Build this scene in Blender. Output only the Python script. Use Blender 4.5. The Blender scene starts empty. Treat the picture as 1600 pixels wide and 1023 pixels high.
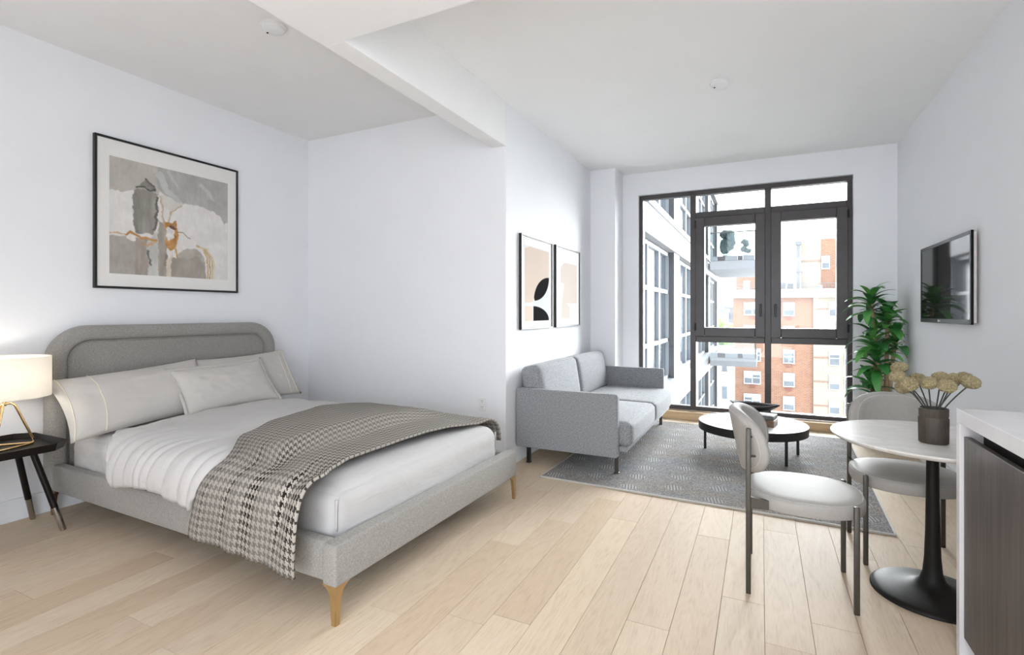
import bpy, bmesh, math, random
import numpy as np
from mathutils import Vector, Matrix, noise

random.seed(7)
PI = math.pi
scene = bpy.context.scene
col = scene.collection

# ------------------------------------------------------------------ camera
F_PX, CAM_H, HORIZON, V1X = 800.0, 1.32, 488.0, 1190.0
YAW = math.atan((V1X - 800) / F_PX)          # camera turned left of the room's long axis
CA, SA = math.cos(YAW), math.sin(YAW)
cam_d = bpy.data.cameras.new('camera')
cam = bpy.data.objects.new('camera', cam_d); col.objects.link(cam)
cam.location = (0, 0, CAM_H)
cam.rotation_euler = (PI / 2, 0, YAW)
cam_d.sensor_width = 36.0
cam_d.lens = 36.0 * F_PX / 1600.0
cam_d.shift_y = -(1023 / 2 - HORIZON) / 1600.0 * 1.0
cam_d.clip_start = 0.05; cam_d.clip_end = 600
scene.camera = cam

# ------------------------------------------------------------------ light: overcast sky, added fill sun, exposure
world = bpy.data.worlds.new('overcast'); scene.world = world
world.use_nodes = True
bg = world.node_tree.nodes['Background']
bg.inputs[0].default_value = (0.90, 0.945, 1.0, 1); bg.inputs[1].default_value = 3.0

# broad sun added under the overcast sky to brighten the room through the window
sun_l = bpy.data.lights.new('window_fill_sun', 'SUN'); sun_l.energy = 14.0; sun_l.angle = math.radians(70); sun_l.color = (0.97, 0.98, 1.0)
sun = bpy.data.objects.new('window_fill_sun', sun_l); col.objects.link(sun); sun.location = (10, 40, 30)
sun.rotation_euler = Vector((-0.10, -1.0, -0.42)).to_track_quat('-Z', 'Y').to_euler()

scene.view_settings.view_transform = 'Standard'
scene.view_settings.look = 'None'
scene.view_settings.exposure = 1.26
scene.view_settings.gamma = 1.0
scene.view_settings.use_curve_mapping = False

# ------------------------------------------------------------------ pixel -> room helpers (1600x1023 frame)
def ray(u, v):
    x = (u - 800) / F_PX
    return (x * CA - SA, x * SA + CA, (HORIZON - v) / F_PX)
def on_y(u, v, Y):
    r = ray(u, v); t = Y / r[1]; return Vector((r[0] * t, Y, CAM_H + r[2] * t))

# ------------------------------------------------------------------ materials
MATS = {}
class NT:
    """small node helper"""
    def __init__(s, name):
        m = bpy.data.materials.new(name); m.use_nodes = True
        s.m = m; s.t = m.node_tree; s.b = s.t.nodes['Principled BSDF']; s.out = s.t.nodes['Material Output']
    def n(s, typ, **kw):
        nd = s.t.nodes.new(typ)
        for k, v in kw.items(): setattr(nd, k, v)
        return nd
    def link(s, a, b): s.t.links.new(a, b)
    def put(s, sock, v):
        if hasattr(v, 'default_value') or hasattr(v, 'links'): s.link(v, sock)
        else: sock.default_value = v
    def math(s, op, a, b=None, c=None, clamp=False):
        nd = s.n('ShaderNodeMath', operation=op); nd.use_clamp = clamp
        s.put(nd.inputs[0], a)
        if b is not None: s.put(nd.inputs[1], b)
        if c is not None: s.put(nd.inputs[2], c)
        return nd.outputs[0]
    def mix(s, f, a, b):
        nd = s.n('ShaderNodeMix', data_type='RGBA')
        s.put(nd.inputs[0], f); s.put(nd.inputs[6], a if not isinstance(a, tuple) else (*a[:3], 1)); s.put(nd.inputs[7], b if not isinstance(b, tuple) else (*b[:3], 1))
        return nd.outputs[2]
    def coord(s, kind='Object', scale=(1, 1, 1), rot=(0, 0, 0)):
        tc = s.n('ShaderNodeTexCoord'); mp = s.n('ShaderNodeMapping')
        mp.inputs['Scale'].default_value = scale; mp.inputs['Rotation'].default_value = rot
        s.link(tc.outputs[kind], mp.inputs[0]); return mp.outputs[0]
    def noise(s, vec, scale=5, detail=3, rough=.5, dist=0):
        nd = s.n('ShaderNodeTexNoise'); s.link(vec, nd.inputs['Vector'])
        nd.inputs['Scale'].default_value = scale; nd.inputs['Detail'].default_value = detail
        nd.inputs['Roughness'].default_value = rough; nd.inputs['Distortion'].default_value = dist
        return nd.outputs[0]
    def ramp(s, f, stops):
        nd = s.n('ShaderNodeValToRGB'); s.link(f, nd.inputs[0]); cr = nd.color_ramp
        while len(cr.elements) < len(stops): cr.elements.new(.5)
        for e, (p, c) in zip(cr.elements, stops): e.position = p; e.color = (*c[:3], 1)
        return nd.outputs[0]
    def bump(s, h, strength=.2, dist=.01):
        nd = s.n('ShaderNodeBump'); nd.inputs['Strength'].default_value = strength; nd.inputs['Distance'].default_value = dist
        s.link(h, nd.inputs['Height']); s.link(nd.outputs[0], s.b.inputs['Normal'])
    def base(s, c): s.put(s.b.inputs['Base Color'], c if not isinstance(c, tuple) else (*c[:3], 1))
    def set(s, rough=.5, metal=0, spec=None, **k):
        s.b.inputs['Roughness'].default_value = rough; s.b.inputs['Metallic'].default_value = metal
        if spec is not None: s.b.inputs['Specular IOR Level'].default_value = spec
        return s

def plain(name, c, rough=.5, metal=0, var=.04, nscale=30, bump=0, bscale=200, spec=None, coat=0):
    t = NT(name); v = t.coord('Object'); n = t.noise(v, nscale, 3)
    a = tuple(max(0, x * (1 - var)) for x in c); b = tuple(min(1, x * (1 + var)) for x in c)
    t.base(t.ramp(n, [(.3, a), (.7, b)])); t.set(rough, metal, spec)
    if coat: t.b.inputs['Coat Weight'].default_value = coat; t.b.inputs['Coat Roughness'].default_value = .08
    if bump: t.bump(t.noise(v, bscale, 2), bump, .002)
    MATS[name] = t.m; return t.m

plain('wall_paint', (.85, .858, .885), .75, var=.008, nscale=3, bump=.03, bscale=300)
plain('ceiling_paint', (.885, .88, .875), .8, var=.008, nscale=3)
plain('trim_white', (.80, .82, .85), .45, var=.01)
plain('dark_frame', (.055, .047, .048), .38, var=.10, nscale=8)
plain('black_metal', (.008, .008, .009), .4)
plain('bronze', (.075, .067, .055), .45, .5, var=.06)
plain('brass', (.50, .34, .16), .34, .75, var=.05)
plain('brass_bright', (.80, .58, .30), .2, 1.0, var=.03)
plain('black_lacquer', (.010, .008, .007), .4, var=.15, spec=.18)
plain('pedestal_black', (.011, .010, .009), .5, var=.15, spec=.2)
plain('steel', (.45, .43, .42), .18, 1.0)
plain('white_plastic', (.82, .82, .82), .4, var=.01)
plain('slot_black', (.01, .01, .01), .6)
plain('laminate_white', (.80, .80, .80), .45, var=.02)
plain('quartz', (0.736, 0.718, 0.736), .25, var=.03, nscale=9)
plain('cushion_cream', (0.372, 0.353, 0.327), .55, var=.03, nscale=60, bump=.05, bscale=500)
plain('cushion_seam', (.50, .475, .445), .6)
plain('black_ceramic', (.012, .011, .011), .45)
plain('slate', (.10, .105, .105), .6, var=.2)
plain('concrete', (0.123, 0.130, 0.140), .8, var=.08, nscale=1)
plain('stone_cream', (0.234, 0.207, 0.168), .85, var=.06, nscale=.4)
plain('stone_band', (0.179, 0.113, 0.090), .85, var=.06)
plain('cornice_white', (0.326, 0.326, 0.326), .7, var=.03)
plain('brick_grille', (0.144, 0.056, 0.044), .8)
plain('window_white', (0.321, 0.326, 0.332), .5, var=.02)
plain('blind', (0.255, 0.291, 0.311), .6, var=.05)
plain('far_glass', (0.077, 0.091, 0.106), .25, var=.3, nscale=.6)
plain('wing_metal', (0.140, 0.153, 0.167), .4, var=.05, nscale=2)
plain('wing_pier', (0.024, 0.026, 0.031), .45, var=.1, nscale=2)
plain('wing_glass', (0.022, 0.031, 0.043), .12, var=.5, nscale=.35)
plain('spandrel', (0.109, 0.106, 0.109), .5, var=.08, nscale=.7)
plain('balcony_dark', (.016, .014, .016), .6)
plain('balcony_pale', (0.098, 0.113, 0.125), .5)
plain('pale_bounce_ground', (0.540, 0.540, 0.532), .9, var=.1, nscale=.2)  # street paled beyond its own tone to bounce light up to the ceiling
plain('far_roof', (0.168, 0.176, 0.192), .9, var=.2, nscale=.3)
plain('plant_pot', (.55, .53, .50), .7, var=.1)
plain('soil', (.05, .035, .025), .95, var=.3)
plain('stem_dark', (.03, .035, .03), .6)
plain('shrub', (0.030, 0.050, 0.045), .8, var=.3)
plain('tree_green', (0.120, 0.180, 0.048), .8, var=.3)
plain('tv_bezel', (.006, .006, .007), .3, spec=.15)
plain('tv_case', (.72, .66, .62), .5)
plain('mat_board', (.80, .785, .76), .8, var=.01)
plain('dark_inside', (.012, .011, .012), .7)

def mk_screen():
    t = NT('tv_screen'); v = t.coord('Object'); t.base(t.ramp(t.noise(v, 2), [(.3, (.014, .015, .015)), (.7, (.018, .018, .018))]))
    t.set(.05, 0, .15); MATS['tv_screen'] = t.m
mk_screen()

def mk_glass(name, tint, gl):
    t = NT(name); t.t.nodes.remove(t.b)
    tr = t.n('ShaderNodeBsdfTransparent'); tr.inputs[0].default_value = (*tint, 1)
    g = t.n('ShaderNodeBsdfGlossy'); g.inputs['Roughness'].default_value = .02
    fr = t.n('ShaderNodeFresnel'); fr.inputs[0].default_value = gl
    mx = t.n('ShaderNodeMixShader'); t.link(fr.outputs[0], mx.inputs[0]); t.link(tr.outputs[0], mx.inputs[1]); t.link(g.outputs[0], mx.inputs[2])
    t.link(mx.outputs[0], t.out.inputs[0]); MATS[name] = t.m
mk_glass('glass', (.97, .985, .98), 1.35)
mk_glass('balcony_glass', (.84, .92, .94), 1.4)

def mk_fabric(name, c1, c2, scale=380, rough=.9, bumpk=.35, big=.0):
    t = NT(name); v = t.coord('Object')
    a = t.noise(t.coord('Object', (1, 1, .25)), scale, 2, .6); b = t.noise(t.coord('Object', (.25, .25, 1)), scale, 2, .6)
    f = t.math('MULTIPLY', t.math('ADD', a, b), .5)
    t.base(t.ramp(f, [(.40, c1), (.60, c2)])); t.set(rough, 0, .2)
    t.b.inputs['Sheen Weight'].default_value = .15
    t.bump(f, bumpk, .002); MATS[name] = t.m
mk_fabric('bed_linen_grey', (.245, .233, .217), (.365, .35, .328), 380, .9, .2)
mk_fabric('sofa_tweed', (.17, .178, .192), (.375, .38, .39), 300, .95, .25)

def mk_cotton(name, c):
    t = NT(name); v = t.coord('Object')
    t.base(t.ramp(t.noise(v, 4), [(.3, tuple(x * .97 for x in c)), (.7, c)])); t.set(.85, 0, .15)
    t.b.inputs['Sheen Weight'].default_value = .1
    w = t.noise(t.coord('Object', (1, .35, 1), (0, 0, .5)), 9, 4, .55, 1.2)
    t.bump(w, .22, .03); MATS[name] = t.m
mk_cotton('cotton_white', (.56, .545, .535)); mk_cotton('pillow_white', (.57, .545, .515)); mk_cotton('sheet_white', (.53, .52, .515))
plain('hem_thread', (.78, .70, .57), .8)

def mk_oak():
    t = NT('oak_floor')
    oi = t.n('ShaderNodeObjectInfo'); g = t.n('ShaderNodeNewGeometry')
    off = t.n('ShaderNodeVectorMath', operation='ADD')
    t.link(g.outputs['Position'], off.inputs[0])
    cx = t.n('ShaderNodeCombineXYZ'); t.link(t.math('MULTIPLY', oi.outputs['Random'], 37.0), cx.inputs[0]); t.link(t.math('MULTIPLY', oi.outputs['Random'], 91.0), cx.inputs[1])
    t.link(cx.outputs[0], off.inputs[1])
    mp = t.n('ShaderNodeMapping'); mp.inputs['Scale'].default_value = (1, .08, 1); t.link(off.outputs[0], mp.inputs[0])
    fine = t.noise(mp.outputs[0], 130, 4, .6)
    mp2 = t.n('ShaderNodeMapping'); mp2.inputs['Scale'].default_value = (1, .16, 1); t.link(off.outputs[0], mp2.inputs[0])
    n2 = t.noise(mp2.outputs[0], 5.0, 2, .5, .6)
    rings = t.math('SINE', t.math('MULTIPLY', n2, 70.0))
    rings = t.math('MULTIPLY_ADD', rings, .5, .5)
    f = t.math('ADD', t.math('MULTIPLY', fine, .78), t.math('MULTIPLY', rings, .12))
    grain = t.ramp(f, [(.22, (.56, .44, .32)), (.42, (.65, .53, .40)), (.75, (.71, .595, .465))])
    tone = t.ramp(oi.outputs['Random'], [(0, (.86, .80, .74)), (.5, (1, 1, 1)), (1, (1.0, .97, .92))])
    mm = t.n('ShaderNodeMix', data_type='RGBA', blend_type='MULTIPLY'); mm.inputs[0].default_value = .85
    t.link(grain, mm.inputs[6]); t.link(tone, mm.inputs[7])
    t.base(mm.outputs[2]); t.set(.55, 0, .22); t.bump(fine, .05, .002); MATS['oak_floor'] = t.m
mk_oak()

def mk_wood(name, c1, c2, scale=(1, 1, .06), ns=45, rough=.45):
    t = NT(name); v = t.coord('Object', scale); n = t.noise(v, ns, 4, .6, .4)
    t.base(t.ramp(n, [(.3, c1), (.7, c2)])); t.set(rough); t.bump(n, .08, .002); MATS[name] = t.m
mk_wood('sill_oak', (.52, .36, .20), (.68, .50, .30), (.06, 1, 1))
mk_wood('dark_veneer', (.055, .045, .042), (.12, .10, .092), (1, 1, .04), 40)
mk_wood('walnut_block', (.07, .035, .018), (.20, .11, .06), (.2, 1, 1), 60)
mk_wood('trunk_bark', (.38, .26, .15), (.60, .45, .28), (1, 1, .3), 40, .8)
mk_wood('vase_ribbed', (.035, .028, .022), (.085, .068, .052), (1, 1, .1), 90, .6)
mk_wood('bedleg_wood', (.10, .05, .03), (.20, .10, .06))

def mk_marble():
    t = NT('marble'); v = t.coord('Object', (1, 2.2, 1), (0, 0, .5))
    n = t.noise(v, 3.2, 6, .6, 1.4)
    t.base(t.ramp(n, [(.38, (.80, .775, .74)), (.50, (.73, .70, .665)), (.56, (.81, .785, .75)), (.8, (.83, .81, .78))])); t.set(.25); MATS['marble'] = t.m
mk_marble()

def mk_brick():
    t = NT('brick_wall'); tc = t.n('ShaderNodeTexCoord'); sp = t.n('ShaderNodeSeparateXYZ'); t.link(tc.outputs['Object'], sp.inputs[0])
    cb = t.n('ShaderNodeCombineXYZ'); t.link(sp.outputs[0], cb.inputs[0]); t.link(sp.outputs[2], cb.inputs[1])
    b = t.n('ShaderNodeTexBrick'); t.link(cb.outputs[0], b.inputs['Vector'])
    b.inputs['Color1'].default_value = (.155, .066, .036, 1); b.inputs['Color2'].default_value = (.195, .094, .056, 1); b.inputs['Mortar'].default_value = (.22, .165, .13, 1)
    b.inputs['Scale'].default_value = 1.0; b.inputs['Brick Width'].default_value = .42; b.inputs['Row Height'].default_value = .15; b.inputs['Mortar Size'].default_value = .018
    t.base(b.outputs[0]); t.set(.9); MATS['brick_wall'] = t.m
mk_brick()

def mk_leaf():
    t = NT('leaf_green'); oi = t.n('ShaderNodeObjectInfo'); v = t.coord('Object')
    n = t.noise(v, 14, 2)
    f = t.math('ADD', t.math('MULTIPLY', n, .5), t.math('MULTIPLY', oi.outputs['Random'], .5))
    t.base(t.ramp(f, [(.2, (.03, .14, .04)), (.5, (.06, .27, .06)), (.8, (.15, .43, .10))])); t.set(.32, 0, .5)
    MATS['leaf_green'] = t.m
mk_leaf()

def mk_flower():
    t = NT('dried_flower'); v = t.coord('Object'); vo = t.n('ShaderNodeTexVoronoi'); t.link(v, vo.inputs['Vector']); vo.inputs['Scale'].default_value = 150
    t.base(t.ramp(vo.outputs['Distance'], [(.0, (.50, .43, .27)), (.6, (.26, .21, .11))])); t.set(.9); t.bump(vo.outputs['Distance'], .8, .004)
    MATS['dried_flower'] = t.m
mk_flower()

def mk_shade():
    t = NT('lamp_shade'); v = t.coord('Object', (1, 1, .2)); n = t.noise(v, 160, 2)
    t.base(t.ramp(n, [(.3, (.82, .80, .75)), (.7, (.88, .86, .82))])); t.set(.9)
    tl = t.n('ShaderNodeBsdfTranslucent'); tl.inputs[0].default_value = (.93, .90, .84, 1)
    mx = t.n('ShaderNodeMixShader'); mx.inputs[0].default_value = .5
    t.link(t.b.outputs[0], mx.inputs[1]); t.link(tl.outputs[0], mx.inputs[2]); t.link(mx.outputs[0], t.out.inputs[0])
    MATS['lamp_shade'] = t.m
mk_shade()

def mk_houndstooth():
    t = NT('throw_weave'); uv = t.n('ShaderNodeUVMap'); uv.uv_map = 'UVMap'; sp = t.n('ShaderNodeSeparateXYZ'); t.link(uv.outputs[0], sp.inputs[0])
    N = 4 / .021
    U, V = sp.outputs[0], sp.outputs[1]
    i = t.math('FLOOR', t.math('MULTIPLY', U, N)); j = t.math('FLOOR', t.math('MULTIPLY', V, N))
    wd = t.math('LESS_THAN', t.math('FLOORED_MODULO', i, 8.0), 4.0); fd = t.math('LESS_THAN', t.math('FLOORED_MODULO', j, 8.0), 4.0)
    sel = t.math('LESS_THAN', t.math('FLOORED_MODULO', t.math('ADD', i, j), 4.0), 2.0)
    d = t.math('ADD', t.math('MULTIPLY', sel, wd), t.math('MULTIPLY', t.math('SUBTRACT', 1.0, sel), fd))
    # the dark yarn runs in lengthwise bands, strongest near one end of the throw and fading over the far side
    k = t.noise(t.coord('UV', (1, .12, 1)), 6.5, 2, .6)
    band = t.ramp(U, [(.05, (.05,) * 3), (.10, (.55,) * 3), (.14, (.05,) * 3), (.26, (.1,) * 3), (.30, (.8,) * 3), (.35, (.1,) * 3), (.44, (.15,) * 3), (.49, (1,) * 3), (.57, (1,) * 3), (.62, (.1,) * 3), (.76, (.15,) * 3), (.81, (1,) * 3), (.86, (.35,) * 3), (.94, (1,) * 3)])
    fade = t.ramp(V, [(.0, (.3,) * 3), (.10, (.7,) * 3), (.22, (1,) * 3), (.45, (1,) * 3), (.8, (.35,) * 3), (1, (.12,) * 3)])
    bw = t.math('MULTIPLY', band, fade)
    bw = t.math('MULTIPLY', bw, t.math('MULTIPLY_ADD', k, 1.1, .45), clamp=True)
    dark = t.mix(bw, (.185, .17, .153), (.018, .015, .013)); light = t.mix(bw, (.335, .31, .28), (.45, .415, .37))
    t.base(t.mix(d, light, dark)); t.set(.95, 0, .1)
    hgt = t.math('MULTIPLY', t.math('ABSOLUTE', t.math('SINE', t.math('MULTIPLY', U, N * PI / 4))), t.math('ABSOLUTE', t.math('SINE', t.math('MULTIPLY', V, N * PI / 4))))
    t.bump(hgt, .35, .003); MATS['throw_weave'] = t.m
mk_houndstooth()

def mk_rug():
    t = NT('rug_pile'); tc = t.n('ShaderNodeTexCoord'); sp = t.n('ShaderNodeSeparateXYZ'); t.link(tc.outputs['Object'], sp.inputs[0])
    X, Y = sp.outputs[0], sp.outputs[1]
    SX, SY = .30, .265
    cx = t.math('FLOOR', t.math('DIVIDE', X, SX)); fx = t.math('SUBTRACT', t.math('FRACT', t.math('DIVIDE', X, SX)), .5)
    yo = t.math('ADD', t.math('DIVIDE', Y, SY), t.math('MULTIPLY', t.math('FLOORED_MODULO', cx, 2.0), .5))
    fy = t.math('SUBTRACT', t.math('FRACT', yo), .5)
    ax = t.math('ABSOLUTE', fx); ay = t.math('ABSOLUTE', fy)
    r = t.math('ADD', t.math('MULTIPLY', ax, 3.4), t.math('MULTIPLY', ay, 3.6))
    mask = t.math('MULTIPLY', t.math('SUBTRACT', 1.05, r), 4.0, clamp=True)
    hatch = t.math('SINE', t.math('ADD', t.math('MULTIPLY', fx, 84.0), t.math('MULTIPLY', fy, 18.0)))
    hatch = t.math('GREATER_THAN', hatch, .1)
    v = t.coord('Object', (1, 1, 1)); sn = t.noise(v, 120, 3, .7); ln = t.noise(t.coord('Object', (.4, 1.4, 1)), 2.2, 3)
    base = t.ramp(sn, [(.38, (.13, .127, .127)), (.62, (.385, .372, .36))])
    warm = t.ramp(ln, [(.35, (.92, .95, 1.0)), (.65, (1.0, .93, .87))])
    mm = t.n('ShaderNodeMix', data_type='RGBA', blend_type='MULTIPLY'); mm.inputs[0].default_value = 1; t.link(base, mm.inputs[6]); t.link(warm, mm.inputs[7])
    lines = t.mix(hatch, (.14, .14, .145), (.58, .575, .57))
    t.base(t.mix(t.math('MULTIPLY', mask, .48), mm.outputs[2], lines)); t.set(.95, 0, .1); t.bump(sn, .5, .004); MATS['rug_pile'] = t.m
mk_rug()

def mk_print(name):
    t = NT(name); a = t.n('ShaderNodeVertexColor'); a.layer_name = 'print'; t.base(a.outputs[0]); t.set(.95, 0, .05); MATS[name] = t.m
mk_print('art_print')

# ------------------------------------------------------------------ object helpers
def tag(o, label, cat, group=None):
    o['label'] = label; o['category'] = cat
    if group: o['group'] = group
    return o
def thing(name, label, cat, loc=(0, 0, 0), rotz=0, group=None):
    o = bpy.data.objects.new(name, None); o.empty_display_size = .1; col.objects.link(o)
    o.location = loc; o.rotation_euler = (0, 0, rotz); return tag(o, label, cat, group)
def obj(name, bm, mat, parent=None, smooth=False, loc=None, rotz=0, label=None):
    """bm is a bmesh or a mesh; one mesh object"""
    if isinstance(bm, bmesh.types.BMesh):
        me = bpy.data.meshes.new(name); bm.normal_update(); bm.to_mesh(me); bm.free()
    else: me = bm
    if mat and not me.materials: me.materials.append(MATS[mat])
    if smooth:
        me.polygons.foreach_set('use_smooth', [True] * len(me.polygons))
        if smooth != 'all':
            me.set_sharp_from_angle(angle=math.radians(40))
    o = bpy.data.objects.new(name, me); col.objects.link(o)
    if parent: o.parent = parent
    if loc is not None: o.location = loc
    if rotz: o.rotation_euler = (0, 0, rotz)
    if label: o['label'] = label
    return o
def struct(o): o['kind'] = 'structure'; return o
def B(): return bmesh.new()
def box(bm, a, b, bev=0, seg=2):
    """axis box between corners a and b"""
    r = bmesh.ops.create_cube(bm, size=1)
    vs = r['verts']
    for v in vs:
        v.co = Vector([a[i] + (v.co[i] + .5) * (b[i] - a[i]) for i in range(3)])
    if bev:
        es = list({e for v in vs for e in v.link_edges})
        bmesh.ops.bevel(bm, geom=es, offset=bev, segments=seg, affect='EDGES', profile=.5)
    return bm
def bx(a, b, bev=0, seg=2): return box(B(), a, b, bev, seg)
def tube(bm, pts, r, n=10, cap=True, closed=False):
    pts = [Vector(p) for p in pts]; rs = r if isinstance(r, (list, tuple)) else [r] * len(pts)
    rings = []; m = len(pts); up = None
    for i, p in enumerate(pts):
        if closed: d = pts[(i + 1) % m] - pts[(i - 1) % m]
        else: d = pts[min(i + 1, m - 1)] - pts[max(i - 1, 0)]
        d.normalize()
        if up is None: up = d.orthogonal().normalized()
        up = (up - d * up.dot(d)).normalized(); w = d.cross(up)
        rings.append([bm.verts.new(p + (up * math.cos(2 * PI * k / n) + w * math.sin(2 * PI * k / n)) * rs[i]) for k in range(n)])
    rng = range(m if closed else m - 1)
    for i in rng:
        A, C = rings[i], rings[(i + 1) % m]
        for k in range(n): bm.faces.new((A[k], A[(k + 1) % n], C[(k + 1) % n], C[k]))
    if cap and not closed: bm.faces.new(rings[0][::-1]); bm.faces.new(rings[-1])
    return bm
def lathe(bm, prof, n=32, c=(0, 0)):
    rings = []
    for r, z in prof:
        if r < 1e-5: rings.append([bm.verts.new((c[0], c[1], z))])
        else: rings.append([bm.verts.new((c[0] + r * math.cos(2 * PI * k / n), c[1] + r * math.sin(2 * PI * k / n), z)) for k in range(n)])
    for A, C in zip(rings, rings[1:]):
        for k in range(n):
            k2 = (k + 1) % n
            if len(A) == 1 and len(C) == 1: continue
            if len(A) == 1: bm.faces.new((A[0], C[k2], C[k]))
            elif len(C) == 1: bm.faces.new((A[k], A[k2], C[0]))
            else: bm.faces.new((A[k], A[k2], C[k2], C[k]))
    bmesh.ops.recalc_face_normals(bm, faces=bm.faces[:]); return bm
def prism(bm, poly, z0, z1, axis='z', bev=0):
    """extrude a 2D polygon; axis z: (x,y); axis x: (y,z) swept in x; axis y: (x,z) swept in y"""
    def P(p, h):
        return {'z': (p[0], p[1], h), 'x': (h, p[0], p[1]), 'y': (p[0], h, p[1])}[axis]
    lo = [bm.verts.new(P(p, z0)) for p in poly]; hi = [bm.verts.new(P(p, z1)) for p in poly]
    n = len(poly); fs = [bm.faces.new(lo[::-1]), bm.faces.new(hi)]
    for i in range(n): fs.append(bm.faces.new((lo[i], lo[(i + 1) % n], hi[(i + 1) % n], hi[i])))
    bmesh.ops.recalc_face_normals(bm, faces=fs)
    if bev:
        es = list(set(fs[0].edges) | set(fs[1].edges))
        bmesh.ops.bevel(bm, geom=es, offset=bev, segments=3, affect='EDGES')
    return bm
def rrect(x0, y0, x1, y1, r, n=8):
    out = []
    for cx, cy, a0 in ((x1 - r, y1 - r, 0), (x0 + r, y1 - r, 90), (x0 + r, y0 + r, 180), (x1 - r, y0 + r, 270)):
        for k in range(n + 1):
            a = math.radians(a0 + 90 * k / n); out.append((cx + r * math.cos(a), cy + r * math.sin(a)))
    return out
def nz(x, y, z=0): return noise.noise(Vector((x, y, z)))
def soft_box(a, b, r, cuts=14, puff=(0, 0, 0), wr=0, seed=0):
    """rounded cushion between corners, bulging by puff along each axis"""
    bm = B(); bmesh.ops.create_cube(bm, size=2)
    bmesh.ops.subdivide_edges(bm, edges=bm.edges[:], cuts=cuts, use_grid_fill=True)
    c = [(a[i] + b[i]) / 2 for i in range(3)]; h = [(b[i] - a[i]) / 2 for i in range(3)]
    for v in bm.verts:
        p = [max(-1, min(1, x)) for x in v.co]
        # concentrate rows near the rims
        q = [h[i] * math.sin(p[i] * PI / 2) for i in range(3)]
        inn = [max(-(h[i] - r), min(h[i] - r, q[i])) for i in range(3)]
        d = Vector([q[i] - inn[i] for i in range(3)])
        if d.length > 1e-6: d = d.normalized() * r
        o = Vector([inn[i] + d[i] for i in range(3)])
        w = [math.cos(p[i] * PI / 2) ** .8 if abs(p[i]) < 1 else 0 for i in range(3)]
        s = [o[i] / h[i] for i in range(3)]
        o.x += puff[0] * s[0] * w[1] * w[2]; o.y += puff[1] * s[1] * w[0] * w[2]; o.z += puff[2] * s[2] * w[0] * w[1]
        if wr:
            k = nz(o.x * 9 + seed, o.y * 9, o.z * 9) * wr + nz(o.x * 25 + seed, o.y * 20, o.z * 25) * wr * .4
            if d.length > 0: o += d.normalized() * k
        v.co = Vector(c) + o
    bmesh.ops.recalc_face_normals(bm, faces=bm.faces[:])
    return bm
def dup(o, parent=None):
    c = o.copy(); col.objects.link(c); c.parent = parent
    for ch in o.children: dup(ch, c)
    return c

# ------------------------------------------------------------------ the room
XL, XS, XR = -4.26, -1.95, 1.29        # painting wall, sofa wall, television wall
YB, YW, YK = 3.88, 6.65, -1.6          # bed-niche end wall, window wall, where the room is cut behind the camera
ZC, ZB = 3.11, 2.73                    # ceiling, beam underside
T = .15
# floor: base with one board object per plank
fl = struct(obj('floor', bx((XL - T, YK, -.12), (XR + T, YW + .3, -.012)), 'sill_oak'))
pw = .178
pm = bx((0, 0, -.012), (pw - .0014, 1, 0), .0007, 1)
pme = bpy.data.meshes.new('plank'); pm.to_mesh(pme); pm.free(); pme.materials.append(MATS['oak_floor'])
x = XL
while x < XR:
    y = YK - random.uniform(0, 1.5)
    while y < YW + .1:
        L = random.choice((1.2, 1.5, 1.8, 2.1)) * random.uniform(.94, 1.06)
        y0, y1 = max(y, YK), min(y + L - .0014, YW + .12)
        # hidden under the bed-niche end wall block
        if x + pw < XS - .2: y1 = min(y1, YB + .05)
        if y1 - y0 > .05:
            p = obj('plank', pme, None, fl, loc=(x, y0, 0)); p.scale = (1, y1 - y0, 1)
        y += L
    x += pw
struct(obj('wall_left', bx((XL - T, YK, -.1), (XL, YB + T, ZC)), 'wall_paint'))
struct(obj('wall_bed_end', bx((XL, YB, -.1), (XS, YB + .12, ZC)), 'wall_paint'))
struct(obj('wall_sofa', bx((XS - T, YB + .12, -.1), (XS, YW + .25, ZC)), 'wall_paint'))
struct(obj('wall_column', bx((XS, 6.26, 0), (-1.63, YW, ZC), .004), 'wall_paint'))
struct(obj('wall_light_block', bx((XL - T, YK - .1, -.1), (-1.3, YK, ZC)), 'wall_paint'))  # added out of view to cut the light reaching the bed-side walls
struct(obj('wall_right', bx((XR, YK, -.1), (XR + T, YW + .25, ZC)), 'wall_paint'))
WX0, WX1, WZ0, WZ1 = -1.43, .90, .105, 2.83      # window opening
w = bx((XS, YW, -.1), (WX0, YW + .25, ZC)); box(w, (WX1, YW, -.1), (XR, YW + .25, ZC)); box(w, (WX0, YW, WZ1), (WX1, YW + .25, ZC))
struct(obj('wall_window', w, 'wall_paint'))
struct(obj('ceiling', bx((XL - T, YK, ZC), (XR + T, YW + .25, ZC + .15)), 'ceiling_paint'))
struct(obj('ceiling_beam', bx((-2.085, 2.01, ZB), (XS, YB, ZC), .003), 'ceiling_paint'))
struct(obj('ceiling_soffit', bx((-2.085, YK, ZB), (XR, 2.01, ZC), .003), 'ceiling_paint'))
struct(obj('baseboard_left', bx((XL, YK, 0), (XL + .014, YB, .14), .003), 'trim_white'))
struct(obj('baseboard_bed_end', bx((XL + .014, YB - .014, 0), (XS, YB, .14), .003), 'trim_white'))
struct(obj('baseboard_sofa', bx((XS, YB - .014, 0), (XS + .014, 6.26, .14), .003), 'trim_white'))
struct(obj('baseboard_right', bx((XR - .014, 2.56, 0), (XR, YW, .14), .003), 'trim_white'))
struct(obj('trim_1', bx((WX0, 6.60, 0), (WX1, 6.86, .095), .004), 'sill_oak'))   # oak curb under the window

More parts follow.
